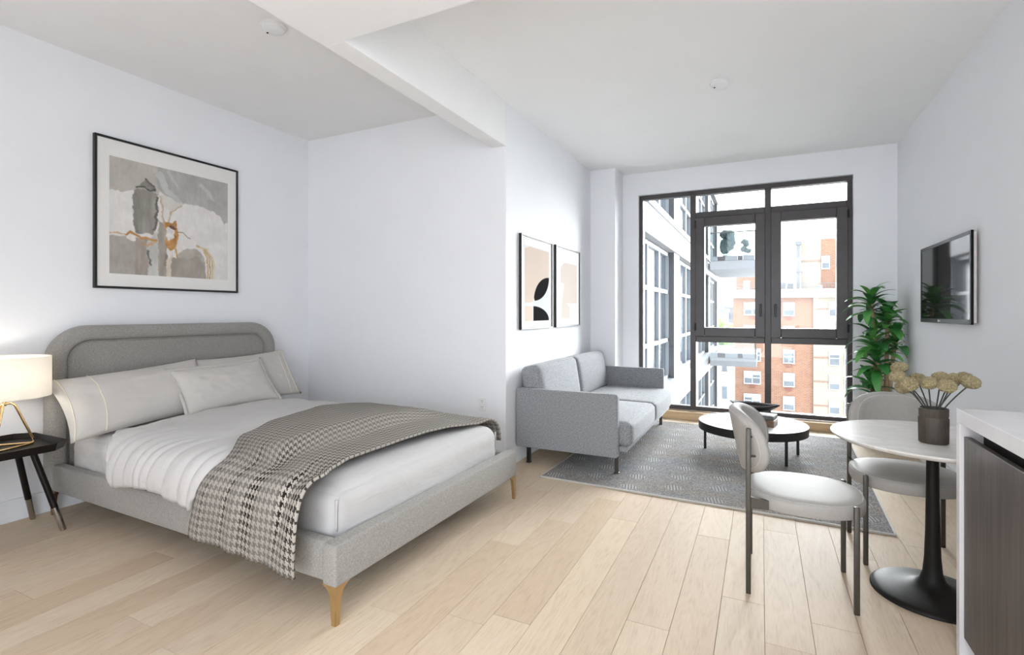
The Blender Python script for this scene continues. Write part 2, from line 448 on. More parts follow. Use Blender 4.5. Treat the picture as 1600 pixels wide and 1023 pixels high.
# window: fixed frame, two opening sashes, panes
YF = 6.74
win = bpy.data.objects.new('window_1', None); col.objects.link(win); win.location = (0, 0, 0); struct(win)
m1, m2 = -.765, .067
def bar(x0, x1, z0, z1, y0=YF - .03, y1=YF + .07, name='frame_bar', bev=.004):
    return obj(name, bx((x0, y0, z0), (x1, y1, z1), bev, 1), 'dark_frame', win)
bar(WX0, WX1, WZ0, WZ0 + .05, name='bottom_rail'); bar(WX0, WX1, WZ1 - .055, WZ1, name='top_rail')
bar(WX0, WX0 + .05, WZ0 + .05, WZ1 - .055, name='jamb'); bar(WX1 - .05, WX1, WZ0 + .05, WZ1 - .055, name='jamb')
for m in (m1, m2): bar(m - .034, m + .034, WZ0 + .05, WZ1 - .055, name='mullion')
cols_ = ((m1 + .034, m2 - .034), (m2 + .034, WX1 - .05))
for a, b in cols_:
    bar(a, b, 2.49, 2.56, name='transom'); bar(a, b, .955, 1.025, name='transom')
def pane(x0, x1, z0, z1, y=YF + .03):
    return obj('pane', bx((x0, y, z0), (x1, y + .012, z1)), 'glass', win)
pane(WX0 + .05, m1 - .034, WZ0 + .05, WZ1 - .055)
for a, b in cols_:
    pane(a, b, 2.56, WZ1 - .055); pane(a, b, WZ0 + .05, .955)
for i, (a, b) in enumerate(cols_):
    a -= .006; b += .006
    z0, z1, fw = 1.028, 2.487, .108
    s = B()
    ys, ye = YF - .065, YF + .05
    box(s, (a, ys, z0), (a + fw, ye, z1), .006); box(s, (b - fw, ys, z0), (b, ye, z1), .006)
    box(s, (a + fw, ys, z0), (b - fw, ye, z0 + fw), .006); box(s, (a + fw, ys, z1 - fw), (b - fw, ye, z1), .006)
    sash = obj('sash', s, 'dark_frame', win)
    obj('pane', bx((a + fw, YF, z0 + fw), (b - fw, YF + .012, z1 - fw)), 'glass', sash)
    hx = b - .05 if i == 0 else a + .05
    h = bx((hx - .012, ys - .012, 1.30), (hx + .012, ys + .001, 1.42), .004); box(h, (hx - .009, ys - .045, 1.385), (hx + .009, ys - .01, 1.405), .003)
    box(h, (hx - .010, ys - .047, 1.27), (hx + .010, ys - .032, 1.405), .004)
    obj('handle', h, 'black_metal', sash)
    hg = B()
    gx = a if i == 0 else b
    for zz in (1.10, 2.36): tube(hg, [(gx, ys - .008, zz), (gx, ys - .008, zz + .09)], .011, 8)
    obj('hinge', hg, 'black_metal', sash)

# ------------------------------------------------------------------ bed and bedding (shared local frame: x head->foot, y near->far)
BO = (-4.235, 1.655, 0); BR = math.radians(-1.2)
BL, BW = 2.635, 1.69
bed = thing('platform_bed', 'grey upholstered platform bed with rounded headboard and brass feet', 'bed', BO, BR)
def arch(y0, y1, ztop, r, zb, n=14):
    pts = [(y0, zb)]
    for k in range(n + 1):
        a = PI - PI / 2 * k / n; pts.append((y0 + r + r * math.cos(a), ztop - r + r * math.sin(a)))
    for k in range(n + 1):
        a = PI / 2 - PI / 2 * k / n; pts.append((y1 - r + r * math.cos(a), ztop - r + r * math.sin(a)))
    pts.append((y1, zb)); return pts
hb = B(); prism(hb, arch(.05, BW - .05, 1.19, .19, .17), .01, .085, 'x')
headboard = obj('headboard', hb, 'bed_linen_grey', bed, True)
# rolled border swept along the arch
def roll(inset, prof, zt=1.235, r=.24, zb=.17):
    bm = B(); path = arch(inset, BW - inset, zt - inset, r - inset, zb)
    rings = []
    for i, (y, z) in enumerate(path):
        p0 = path[max(i - 1, 0)]; p1 = path[min(i + 1, len(path) - 1)]
        d = Vector((p1[0] - p0[0], p1[1] - p0[1])).normalized(); nrm = Vector((-d.y, d.x))   # outward on the left-going arch
        rings.append([bm.verts.new((px_, y + nrm.x * o, z + nrm.y * o)) for px_, o in prof])
    k = len(prof)
    for A, C in zip(rings, rings[1:]):
        for q in range(k): bm.faces.new((A[q], A[(q + 1) % k], C[(q + 1) % k], C[q]))
    bm.faces.new(rings[0]); bm.faces.new(rings[-1][::-1]); bmesh.ops.recalc_face_normals(bm, faces=bm.faces[:]); return bm
prof = []
for k in range(20):
    a = 2 * PI * k / 20
    ex = math.copysign(abs(math.cos(a)) ** .6, math.cos(a)); ey = math.copysign(abs(math.sin(a)) ** .6, math.sin(a))
    prof.append((.062 + .062 * ex, .052 * ey))
obj('rolled_border', roll(.055, prof), 'bed_linen_grey', headboard, True)
obj('piping', roll(.112, [(.088 + .006 * math.cos(a), .006 * math.sin(a)) for a in [2 * PI * k / 8 for k in range(8)]]), 'bed_linen_grey', headboard, 'all')
RZ0, RZ1 = .165, .335
obj('side_rail', bx((.10, .02, RZ0), (BL - .082, .08, RZ1), .012, 3), 'bed_linen_grey', bed, True)
obj('side_rail', bx((.10, BW - .08, RZ0), (BL - .082, BW - .02, RZ1), .012, 3), 'bed_linen_grey', bed, True)
obj('footboard', bx((BL - .08, 0, RZ0 - .002), (BL, BW, RZ1 + .005), .012, 3), 'bed_linen_grey', bed, True)
obj('slat_base', bx((.11, .085, .20), (BL - .085, BW - .085, .245)), 'slot_black', bed)
def bed_leg(cx, cy, sx, sy, mat):
    # tapered angle leg with curved shoulders spreading along rail and footboard
    bm = B()
    for ax in (0, 1):
        poly = [(0, RZ0), (.085, RZ0), (.062, RZ0 - .010), (.043, RZ0 - .026), (.034, RZ0 - .05), (.031, RZ0 - .08), (.024, 0), (.004, 0)]
        if ax == 0:
            pl = [(cx + sx * p[0], p[1]) for p in poly]; y0 = cy; prism(bm, pl, y0, y0 + sy * .012, 'y')
        else:
            pl = [(cy + sy * p[0], p[1]) for p in poly]; prism(bm, pl, cx, cx + sx * .012, 'x')
    prism(bm, [(cx + sx * .005, cy + sy * .005), (cx + sx * .021, cy + sy * .005), (cx + sx * .021, cy + sy * .021), (cx + sx * .005, cy + sy * .021)], 0, RZ0, 'z')
    bmesh.ops.recalc_face_normals(bm, faces=bm.faces[:])
    return obj('leg', bm, mat, bed)
bed_leg(BL - .005, .005, -1, 1, 'brass'); bed_leg(BL - .005, BW - .005, -1, -1, 'brass')
bed_leg(.06, .03, 1, 1, 'bedleg_wood'); bed_leg(.06, BW - .03, 1, -1, 'bedleg_wood')

MX0, MX1, MY0, MY1 = .15, BL - .095, .095, BW - .095
mat_bm = soft_box((MX0, MY0, .248), (MX1, MY1, .525), .085, 30, (.012, .012, .03), .006, 3)
mattress = tag(obj('mattress', mat_bm, 'sheet_white', None, 'all', BO, BR), 'plump mattress in white sheet resting inside the grey bed frame', 'mattress')
for yy, xx in ((MY0 + .018, MX1 - .018), (MY1 - .018, MX1 - .018)):
    obj('seam', tube(B(), [(xx, yy, .34 + .02 * k) for k in range(8)], .006, 6), 'sheet_white', mattress, 'all')

def sstep(a, b, x):
    t = max(0., min(1., (x - a) / (b - a))); return t * t * (3 - 2 * t)
def interp(tab, s):
    for (a, va), (b, vb) in zip(tab, tab[1:]):
        if s <= b: 
            t = max(0, (s - a) / (b - a)); t = t * t * (3 - 2 * t) * .6 + t * .4
            return va + (vb - va) * t
    return tab[-1][1]
def path_at(path, s):
    """smooth point on an open polyline by arc length fraction"""
    L = [0]
    for p, q in zip(path, path[1:]): L.append(L[-1] + math.dist(p, q))
    d = s * L[-1]
    for i in range(len(path) - 1):
        if d <= L[i + 1] + 1e-9:
            t = (d - L[i]) / max(1e-9, L[i + 1] - L[i]); return tuple(path[i][k] + (path[i + 1][k] - path[i][k]) * t for k in range(2)), L[-1]
    return path[-1], L[-1]
def round_path(pts, it=3):
    for _ in range(it):
        out = [pts[0]]
        for p, q in zip(pts, pts[1:]):
            out += [(p[0] * .75 + q[0] * .25, p[1] * .75 + q[1] * .25), (p[0] * .25 + q[0] * .75, p[1] * .25 + q[1] * .75)]
        out.append(pts[-1]); pts = out
    return pts
def drape(name, ns, nx, path, x0, x1, zfun, mat, thick, wr, uvs=None):
    """cloth laid across the bed: path is the cross-section (y,z) from near hem to far hem"""
    path = round_path(path); bm = B(); uvl = bm.loops.layers.uv.new('UVMap') ; g = []; uvco = {}
    N = len(path)
    for i in range(ns + 1):
        s = i / ns; (y, z), L = path_at(path, s)
        (ya, za), _ = path_at(path, max(0, s - .01)); (yb, zb), _ = path_at(path, min(1, s + .01))
        ny, nzz = -(zb - za), (yb - ya); l = math.hypot(ny, nzz) or 1; ny /= l; nzz /= l
        row = []
        for k in range(nx + 1):
            t = k / nx; x = x0(s) + (x1(s) - x0(s)) * t
            w = wr(x, y, z, s, t); zz = zfun(x, y, z, s, t)
            v = bm.verts.new((x + w[1], y + ny * w[0] * 1.0, zz + max(0, nzz) * w[0])); row.append(v); uvco[v] = (t, s) if not uvs else uvs(t, s, x, L)
        g.append(row)
    for i in range(ns):
        for k in range(nx):
            f = bm.faces.new((g[i][k], g[i][k + 1], g[i + 1][k + 1], g[i + 1][k]))
            for lp in f.loops: lp[uvl].uv = uvco[lp.vert]
    bmesh.ops.recalc_face_normals(bm, faces=bm.faces[:])
    o = obj(name, bm, mat, None, 'all', BO, BR)
    md = o.modifiers.new('thickness', 'SOLIDIFY'); md.thickness = thick; md.offset = 0
    return o
# duvet, turned down: slanted head edge, corner of the hem hanging over the rail
d_path = [(-.035, .35), (-.045, .40), (-.04, .47), (-.005, .56), (.10, .605), (.4, .61), (.9, .615), (1.3, .598), (1.54, .565), (1.68, .50), (1.705, .43), (1.71, .38)]
DL = sum(math.dist(a, b) for a, b in zip(d_path, d_path[1:]))
def d_x0(s): return interp([(0, 1.00), (.08, .93), (.18, .72), (.3, .60), (.5, .52), (.75, .50), (1, .46)], s)
def d_x1(s): return interp([(0, 1.72), (.1, 1.85), (.2, 2.05), (.5, 2.10), (1, 2.1)], s)
def d_z(x, y, z, s, t):
    hang = 1 - sstep(.0, .2, s)
    top = sstep(.14, .24, s) * (1 - sstep(.84, .94, s))
    e = min(t * (d_x1(s) - d_x0(s)), (1 - t) * (d_x1(s) - d_x0(s)))
    z2 = z - .04 * top * (1 - sstep(0, .14, e)) + .012 * top * nz(x * 3, y * 3, 5)
    # hem line rises in the middle, dips at its two corners
    z2 += hang * (.045 * math.sin(PI * t) + .015 * nz(x * 7, 2, 1)) * (1 - s / .2 if s < .2 else 0)
    return z2
def d_w(x, y, z, s, t):
    hang = 1 - sstep(.08, .30, s)
    u = x * 1.0 - .5 * s
    f = .013 * math.sin(u * 34 + 3 * nz(u * 4, s * 3, 1)) + .009 * nz(u * 22, s * 5, 2)
    top = .010 * nz(x * 6 + y * 3, y * 3, 3) + .006 * nz(x * 16 + 9 * y, y * 4, 4)
    return (hang * (abs(f) + .004) + (1 - hang) * top, 0)
duvet = tag(drape('duvet', 110, 90, d_path, d_x0, d_x1, d_z, 'cotton_white', .03, d_w), 'white rumpled duvet turned back below the pillows, corner hanging over the rail', 'duvet')
# houndstooth throw laid across the foot
t_path = [(-.060, .225), (-.068, .30), (-.075, .40), (-.068, .48), (-.03, .575), (.10, .632), (.4, .648), (.9, .655), (1.3, .635), (1.54, .595), (1.70, .52), (1.735, .44), (1.738, .38)]
def t_x0(s): return interp([(0, 1.73), (.1, 1.80), (.18, 1.88), (.30, 1.66), (.44, 1.52), (.65, 1.40), (.82, 1.48), (1, 1.55)], s)
def t_x1(s): return interp([(0, 2.50), (.1, 2.53), (.19, 2.52), (.26, 2.42), (.33, 2.38), (.6, 2.40), (.85, 2.47), (1, 2.48)], s)
def t_z(x, y, z, s, t):
    top = sstep(.14, .26, s) * (1 - sstep(.80, .92, s))
    low = sstep(1.95, 2.15, x)                    # past the end of the duvet it lies on the mattress
    z2 = z - top * low * .058
    hang = 1 - sstep(0, .15, s)
    return z2 + hang * (.012 * nz(x * 8, 1, 1) - .01 * t) + .006 * top * nz(x * 5, y * 5, 8)
def t_w(x, y, z, s, t):
    hang = 1 - sstep(.10, .34, s)
    f = .016 * (1 + math.sin(t * 15 - s * 8 + 1.5 * nz(t * 4, s * 4, 3))) * sstep(.45, .75, t) + .010 * (1 + math.sin(t * 19 + 2 * nz(t * 5, s * 3, 6))) * .6
    return (hang * f + (1 - hang) * (.006 + .006 * nz(x * 7, y * 4, 2)), 0)
throw = tag(drape('throw_blanket', 120, 70, t_path, t_x0, t_x1, t_z, 'throw_weave', .012, t_w, lambda t, s, x, L: (t, s * L / .9)), 'grey houndstooth woven throw with dark bands across the foot of the bed', 'blanket')

# pillows
def pillow(name, label, w, h, th, centre, lean, yaw, flange=0, seed=0, twist=0, line=None):
    nx_, ny_ = 40, 28
    root = thing(name, label, 'pillow', (0, 0, 0), 0, 'pillows at the head of the bed')
    bm = B(); gs = []
    def shape(u, v, side):
        cu = 1 - .07 * (1 - v * v) * 1.0; cv = 1 - .09 * (1 - u * u)
        x = u * w / 2 * (cu if abs(u) > .0 else 1); y = v * h / 2 * cv
        e = max(0, 1 - abs(u) ** 2.6) ** .55 * max(0, 1 - abs(v) ** 2.4) ** .6
        z = side * th / 2 * e
        rad = nz(u * 3 + seed, v * 3, side) * .012 + .006 * math.sin((u * 7 + v * 9 + 3 * nz(u * 2 + seed, v * 2, 0)) * 2) * (u * u * v * v + .25) + .007 * nz(u * 7 + seed, v * 4, side * 2.)
        return Vector((x, y, z + side * e * rad))
    for side in (1, -1):
        g = [[bm.verts.new(shape(-1 + 2 * i / nx_, -1 + 2 * j / ny_, side)) for j in range(ny_ + 1)] for i in range(nx_ + 1)]
        for i in range(nx_):
            for j in range(ny_): bm.faces.new((g[i][j], g[i + 1][j], g[i + 1][j + 1], g[i][j + 1]))
    bmesh.ops.remove_doubles(bm, verts=bm.verts[:], dist=1e-4); bmesh.ops.recalc_face_normals(bm, faces=bm.faces[:])
    # local: x along bed width, y up the headboard, z towards the foot
    M = Matrix.Rotation(yaw, 4, 'Z') @ Matrix.Rotation(twist, 4, 'X')
    R = Matrix(((0, 0, 1, 0), (1, 0, 0, 0), (0, 1, 0, 0), (0, 0, 0, 1)))           # x->Y, y->Z, z->X
    L = Matrix.Translation(Vector(centre)) @ M @ Matrix.Rotation(-lean, 4, 'Y') @ R
    world_ = Matrix.Translation(Vector(BO)) @ Matrix.Rotation(BR, 4, 'Z') @ L
    base = world_ @ Vector((0, -h / 2, 0))
    root.location = base
    Mx = Matrix.Translation(-base) @ world_
    bm.transform(Mx)
    body = obj('case', bm, 'pillow_white', root, 'all')
    if flange:
        fb = B(); n = 60; ring = []
        for k in range(n):
            a = 2 * PI * k / n; u = max(-1, min(1, 1.5 * math.cos(a))); v = max(-1, min(1, 1.5 * math.sin(a)))
            inn = shape(u * .985, v * .985, 1); outp = Vector((u * (w / 2 + flange) * (1 - .06 * (1 - v * v)), v * (h / 2 + flange) * (1 - .07 * (1 - u * u)), .004 * math.sin(k * 2.3)))
            inn.z = 0; ring.append((inn, outp))
        vs = [[fb.verts.new(p + Vector((0, 0, dz))) for p, dz in ((a, .004), (b, .003), (b, -.003), (a, -.004))] for a, b in ring]
        for k in range(n):
            A, C = vs[k], vs[(k + 1) % n]
            for q in range(4): fb.faces.new((A[q], A[(q + 1) % 4], C[(q + 1) % 4], C[q]))
        bmesh.ops.recalc_face_normals(fb, faces=fb.faces[:]); fb.transform(Mx)
        obj('flange', fb, 'pillow_white', root, 'all')
    for u in ([] if line is None else [line, math.copysign(.93, line)]):
        hb_ = B()
        pts = [shape(u + .03 * v_, v_, 1) + Vector((0, 0, .001)) for v_ in [-.97 + 1.94 * k / 30 for k in range(31)]]
        tube(hb_, pts, .0035, 5); hb_.transform(Mx); obj('hem_stitch', hb_, 'hem_thread', root, 'all')
    return root
pillow('pillow', 'long white pillow with stitched hem beside the lamp', .95, .46, .20, (.36, .42, .745), math.radians(38), 0, 0, 1, math.radians(4), -.58)
pillow('pillow', 'white pillow leaning on the headboard behind the flanged pillow', .84, .46, .18, (.30, 1.29, .765), math.radians(32), 0, 0, 5, math.radians(2), .75)
pillow('pillow', 'white flanged pillow leaning on the two others mid-bed', .72, .40, .17, (.50, .95, .755), math.radians(40), math.radians(-3), .022, 9, math.radians(2))

# ------------------------------------------------------------------ nightstand and lamp
ZT = .53
NX0, NX1, NY0, NY1 = -4.215, -3.70, 1.06, 1.585
ns_ = thing('nightstand', 'black tray-top bedside table with metal-tipped splayed legs', 'nightstand', ((NX0 + NX1) / 2, (NY0 + NY1) / 2, 0))
def oct_(x0, y0, x1, y1, c): return [(x0 + c, y0), (x1 - c, y0), (x1, y0 + c), (x1, y1 - c), (x1 - c, y1), (x0 + c, y1), (x0, y1 - c), (x0, y0 + c)]
hx, hy = (NX1 - NX0) / 2, (NY1 - NY0) / 2
obj('tray', prism(B(), oct_(-hx, -hy, hx, hy, .07), ZT - .014, ZT), 'black_lacquer', ns_)
lip = B(); o1, o2, o3 = oct_(-hx, -hy, hx, hy, .07), oct_(-hx - .012, -hy - .012, hx + .012, hy + .012, .075), oct_(-hx + .0, -hy + .0, hx - .0, hy - .0, .07)
ra = [[lip.verts.new((*p, z)) for p in pl] for pl, z in ((o1, ZT - .016), (o2, ZT + .028), (oct_(-hx - .006, -hy - .006, hx + .006, hy + .006, .073), ZT + .028), (oct_(-hx + .006, -hy + .006, hx - .006, hy - .006, .068), ZT))]
for A, C in zip(ra, ra[1:] + ra[:1]):
    for k in range(8): lip.faces.new((A[k], A[(k + 1) % 8], C[(k + 1) % 8], C[k]))
bmesh.ops.recalc_face_normals(lip, faces=lip.faces[:]); obj('lip', lip, 'black_lacquer', ns_)
for sx in (-1, 1):
    for sy in (-1, 1):
        a = Vector((sx * (hx - .11), sy * (hy - .10), ZT - .014)); b = Vector((sx * (hx + (.06 if sx > 0 else -.01) - .02), sy * (hy + .015), 0))
        if sx > 0: b.x = hx - .105
        if sx > 0: a.x = hx - .21
        m_ = a.lerp(b, .72)
        lg = obj('leg', tube(B(), [a, m_], .017, 12), 'black_lacquer', ns_, True)
        obj('metal_tip', tube(B(), [m_, a.lerp(b, .985), b], [.017, .0155, .013], 12), 'steel', lg, True)

LX, LY, LZ = -3.96, 1.385, ZT
lamp = thing('table_lamp', 'lit table lamp with cream drum shade on looped brass frame', 'lamp', (LX, LY, LZ))
fr = B()
for k in range(3):
    a = math.radians(20 + 120 * k)
    # each loop is a rounded trapezoid standing on its long side
    d = Vector((math.cos(a), math.sin(a), 0)); t_ = Vector((-d.y, d.x, 0))
    pts = []
    for (o, z) in ((-.10, .009), (-.075, .007), (.075, .007), (.10, .009), (.108, .02), (.105, .04), (.045, .235), (.038, .25), (.025, .258), (-.025, .258), (-.038, .25), (-.045, .235), (-.105, .04), (-.108, .02)):
        pts.append(d * (.055 * (1 - z / .258) + .012) + t_ * o + Vector((0, 0, z)))
    lb = tube(B(), pts, .0065, 8, closed=True)
    obj('frame_loop', lb, 'brass_bright', lamp, 'all')
obj('stem', tube(B(), [(0, 0, .245), (0, 0, .36)], .008, 10), 'brass_bright', lamp, True)
SR, SZ0, SZ1 = .205, .295, .53
sh = B()
lathe(sh, [(SR, SZ0), (SR, SZ1), (SR - .003, SZ1), (SR - .003, SZ0), (SR, SZ0)], 48)
obj('shade', sh, 'lamp_shade', lamp, True)
sp_ = B()
for k in range(3):
    a = 2 * PI * k / 3; tube(sp_, [(0, 0, .345), ((SR - .002) * math.cos(a), (SR - .002) * math.sin(a), .345)], .003, 6)
obj('spider', sp_, 'brass_bright', lamp, True)
bl = B(); bmesh.ops.create_uvsphere(bl, u_segments=16, v_segments=12, radius=.033); bl.transform(Matrix.Translation((0, 0, .41)))
t = NT('bulb_glow'); t.b.inputs['Emission Color'].default_value = (1, .93, .82, 1); t.b.inputs['Emission Strength'].default_value = 27; MATS['bulb_glow'] = t.m
obj('bulb', bl, 'bulb_glow', lamp, 'all')

# ------------------------------------------------------------------ pictures
def paint_grid(name, W, H, fn, nx_, nz_, parent, off, axis_y=True, mirror=False):
    """flat print: grid in the wall plane (runs along +Y, up Z), colour per vertex from fn(u, v)"""
    us = np.linspace(0, 1, nx_ + 1); vs = np.linspace(0, 1, nz_ + 1)
    U, V = np.meshgrid(us, vs, indexing='ij')
    C = fn(U, V).reshape(-1, 3)
    verts = [(off, (u - .5) * W, (v - .5) * H) for u in us for v in vs]
    faces = [(i * (nz_ + 1) + j, (i + 1) * (nz_ + 1) + j, (i + 1) * (nz_ + 1) + j + 1, i * (nz_ + 1) + j + 1) for i in range(nx_) for j in range(nz_)]
    me = bpy.data.meshes.new(name); me.from_pydata(verts, [], faces)
    at = me.color_attributes.new('print', 'FLOAT_COLOR', 'POINT')
    lin = np.where(C <= .04045, C / 12.92, ((C + .055) / 1.055) ** 2.4)
    at.data.foreach_set('color', np.c_[lin, np.ones(len(lin))].astype(np.float32).ravel())
    return obj(name, me, 'art_print', parent)
rs = np.random.RandomState(4)
def vnoise(U, V, fx, fy, seed):
    r = np.random.RandomState(seed); g = r.rand(int(fx) + 3, int(fy) + 3)
    x, y = U * fx, V * fy; i, j = np.floor(x).astype(int), np.floor(y).astype(int); a, b = x - i, y - j
    a = a * a * (3 - 2 * a); b = b * b * (3 - 2 * b)
    return (g[i, j] * (1 - a) + g[i + 1, j] * a) * (1 - b) + (g[i, j + 1] * (1 - a) + g[i + 1, j + 1] * a) * b
def fb(U, V, f, s, ay=1.): return vnoise(U, V, f, f * ay, s) * .55 + vnoise(U, V, f * 2.3, f * 2.3 * ay, s + 1) * .3 + vnoise(U, V, f * 6, f * 6 * ay, s + 2) * .15
def pip(U, V, P):
    """soft mask of a polygon: inside test plus distance to the nearest side"""
    ins = np.zeros(U.shape, bool); d = np.full(U.shape, 9.)
    for (x0, y0), (x1, y1) in zip(P, P[1:] + P[:1]):
        c = ((y0 > V) != (y1 > V)) & (U < (x1 - x0) * (V - y0) / ((y1 - y0) or 1e-9) + x0); ins ^= c
        L = (x1 - x0) ** 2 + (y1 - y0) ** 2 + 1e-12; t_ = np.clip(((U - x0) * (x1 - x0) + (V - y0) * (y1 - y0)) / L, 0, 1)
        d = np.minimum(d, np.hypot(U - x0 - t_ * (x1 - x0), V - y0 - t_ * (y1 - y0)))
    return np.clip(np.where(ins, d, -d) * 110 + .5, 0, 1)
def stroke(U, V, P, w):
    d = np.full(U.shape, 9.)
    for (x0, y0), (x1, y1) in zip(P, P[1:]):
        L = (x1 - x0) ** 2 + (y1 - y0) ** 2 + 1e-12; t_ = np.clip(((U - x0) * (x1 - x0) + (V - y0) * (y1 - y0)) / L, 0, 1)
        d = np.minimum(d, np.hypot(U - x0 - t_ * (x1 - x0), V - y0 - t_ * (y1 - y0)))
    return np.clip((w - d) * 110 + .5, 0, 1)
def abstract(U, V):
    c = np.array([.875, .862, .848]) + (fb(U, V, 8, 1, 1.5) - .5)[..., None] * .07
    u = U + (fb(U, V, 22, 11) - .5) * .035; v = V + (fb(U, V, 22, 21) - .5) * .035
    def lay(m, colr, var=.05, seed=5, f=9, ay=1., op=1.):
        nonlocal c
        m = (m * op)[..., None]; c = c * (1 - m) + (np.array(colr) + (fb(U, V, f, seed, ay) - .5)[..., None] * var * 2) * m
    pg = lambda *P: pip(u, v, list(P)); sk = lambda w, *P: stroke(u, v, list(P), w)
    lay(pg((-.1, .72), (.08, .71), (.20, .75), (.37, .73), (.38, 1.1), (-.1, 1.1)), (.735, .715, .685), .05, 31)
    lay(pg((.355, .80), (.45, .73), (.58, .70), (.70, .72), (.84, .68), (.93, .64), (.96, .57), (1.1, .70), (1.1, 1.1), (.36, 1.1)), (.70, .692, .678), .06, 41)
    lay(sk(.03, (.38, .93), (.43, .80), (.55, .70)), (.76, .765, .75), .05, 51); lay(sk(.02, (.74, .92), (.86, .80)), (.76, .755, .74), .04, 52, op=.7); lay(sk(.012, (.45, .98), (.52, .86)), (.78, .78, .765), .04, 53, op=.7)
    lay(pg((.38, .76), (.50, .72), (.60, .70), (.50, .62), (.42, .62)), (.815, .80, .77), .05, 54)
    lay(pg((-.1, .325), (.12, .33), (.20, .30), (.20, -.1), (-.1, -.1)), (.665, .645, .615), .04, 61)
    lay(pg((.18, .33), (.30, .34), (.30, -.1), (.18, -.1)), (.675, .64, .605), .07, 66, 16, .25)
    lay(pg((.18, .74), (.20, .765), (.36, .755), (.365, .60), (.34, .38), (.19, .37), (.185, .55)), (.60, .585, .56), .08, 71, 24, .2)   # tower
    lay(sk(.014, (.185, .70), (.185, .55), (.20, .38)), (.52, .51, .49), .05, 73); lay(sk(.010, (.36, .72), (.35, .50), (.335, .42)), (.45, .43, .41), .05, 72)
    lay(pg((.205, .775), (.235, .83), (.275, .86), (.34, .795), (.345, .77), (.30, .755), (.25, .77)), (.53, .515, .495), .10, 74, 20)
    lay(sk(.005, (.20, .775), (.26, .785), (.30, .76), (.34, .785)), (.36, .35, .33), .03, 75); lay(sk(.005, (.275, .86), (.33, .81)), (.36, .35, .33), .03, 76)
    lay(pg((.365, .50), (.43, .50), (.44, .30), (.43, -.1), (.365, -.1)), (.665, .635, .60), .08, 81, 20, .25)
    lay(pg((.27, .30), (.36, .40), (.37, .25), (.35, -.1), (.30, -.1)), (.765, .765, .745), .06, 84, 16, .3)
    lay(sk(.008, (.285, .22), (.295, .10)), (.46, .45, .43), .05, 85); lay(sk(.010, (.425, .20), (.42, .10)), (.55, .52, .48), .05, 86)
    lay(pg((.43, .16), (.49, .22), (.475, -.1), (.44, -.1)), (.83, .79, .72), .06, 87)
    lay(pg((.53, .22), (.60, .275), (.70, .28), (.775, .20), (.78, -.1), (.50, -.1)), (.715, .69, .655), .07, 93, 14)
    lay(pg((.475, .185), (.60, .17), (.70, .215), (.77, .13), (.78, -.1), (.47, -.1)), (.645, .61, .575), .06, 91, 8)          # block, lower right
    ochre = (.735, .555, .36)
    lay(sk(.005, (-.02, .345), (.12, .35)), (.78, .66, .52), .04, 102)
    lay(sk(.010, (.12, .345), (.145, .37), (.19, .35), (.24, .335), (.35, .315)), ochre, .06, 101); lay(sk(.013, (.24, .28), (.29, .275), (.345, .30)), (.74, .60, .45), .06, 107, op=.7)
    lay(sk(.018, (.145, .325), (.165, .31)), (.875, .86, .84), .04, 108)
    lay(sk(.006, (.38, .74), (.40, .68), (.405, .55), (.43, .47), (.47, .60), (.56, .68)), (.74, .66, .56), .05, 106)
    lay(pg((.42, .52), (.475, .50), (.52, .53), (.53, .42), (.52, .28), (.47, .245), (.42, .29), (.43, .40)), (.72, .54, .35), .12, 103, 24)
    lay(pg((.435, .45), (.475, .49), (.495, .44), (.49, .37), (.45, .34), (.425, .38)), (.88, .865, .85), .14, 104, 40)
    lay(sk(.014, (.47, .475), (.50, .455)), (.47, .37, .31), .08, 105); lay(sk(.006, (.515, .27), (.525, .18)), ochre, .05, 109)
    lay(sk(.004, (.52, .42), (.57, .43), (.63, .385)), (.58, .50, .41), .04, 120)
    for k, (off, cl) in enumerate(((0, (.78, .65, .45)), (.022, (.72, .62, .47)), (.044, (.80, .71, .55)), (.060, (.85, .80, .70)))):
        lay(sk(.0055, (.70, .325 - off * .3), (.765 + off * .6, .29), (.80 + off * .9, .20), (.80 + off, .08), (.79 + off, -.02)), cl, .04, 110 + k)
    c += (fb(U, V, 60, 131, .3) - .5)[..., None] * .05
    return np.clip(c, .12, .95)
def wall_picture(name, label, Y0, Y1, Z0, Z1, Xw, fw, fd, matw, fn, nn, group=None):
    W, H = Y1 - Y0, Z1 - Z0
    p = thing(name, label, 'picture', (Xw, (Y0 + Y1) / 2, (Z0 + Z1) / 2), 0, group)
    f = B()
    box(f, (0.001, -W / 2, -H / 2), (fd, -W / 2 + fw, H / 2), .0015, 1); box(f, (0.001, W / 2 - fw, -H / 2), (fd, W / 2, H / 2), .0015, 1)
    box(f, (0.001, -W / 2 + fw, -H / 2), (fd, W / 2 - fw, -H / 2 + fw), .0015, 1); box(f, (0.001, -W / 2 + fw, H / 2 - fw), (fd, W / 2 - fw, H / 2), .0015, 1)
    obj('frame', f, 'black_metal', p)
    obj('mat_board', bx((.004, -W / 2 + fw, -H / 2 + fw), (fd - .010, W / 2 - fw, H / 2 - fw)), 'mat_board', p)
    mw, mb, mt = matw
    a = paint_grid('art_print', W - 2 * mw, H - mb - mt, fn, nn[0], nn[1], p, fd - .009)
    a.location = (0, 0, (mb - mt) / 2)
    return p
wall_picture('framed_painting', 'large framed abstract in greys and ochre above the headboard', 1.957, 3.06, 1.495, 2.592, XL, .016, .03, (.095, .11, .135), abstract, (300, 260))
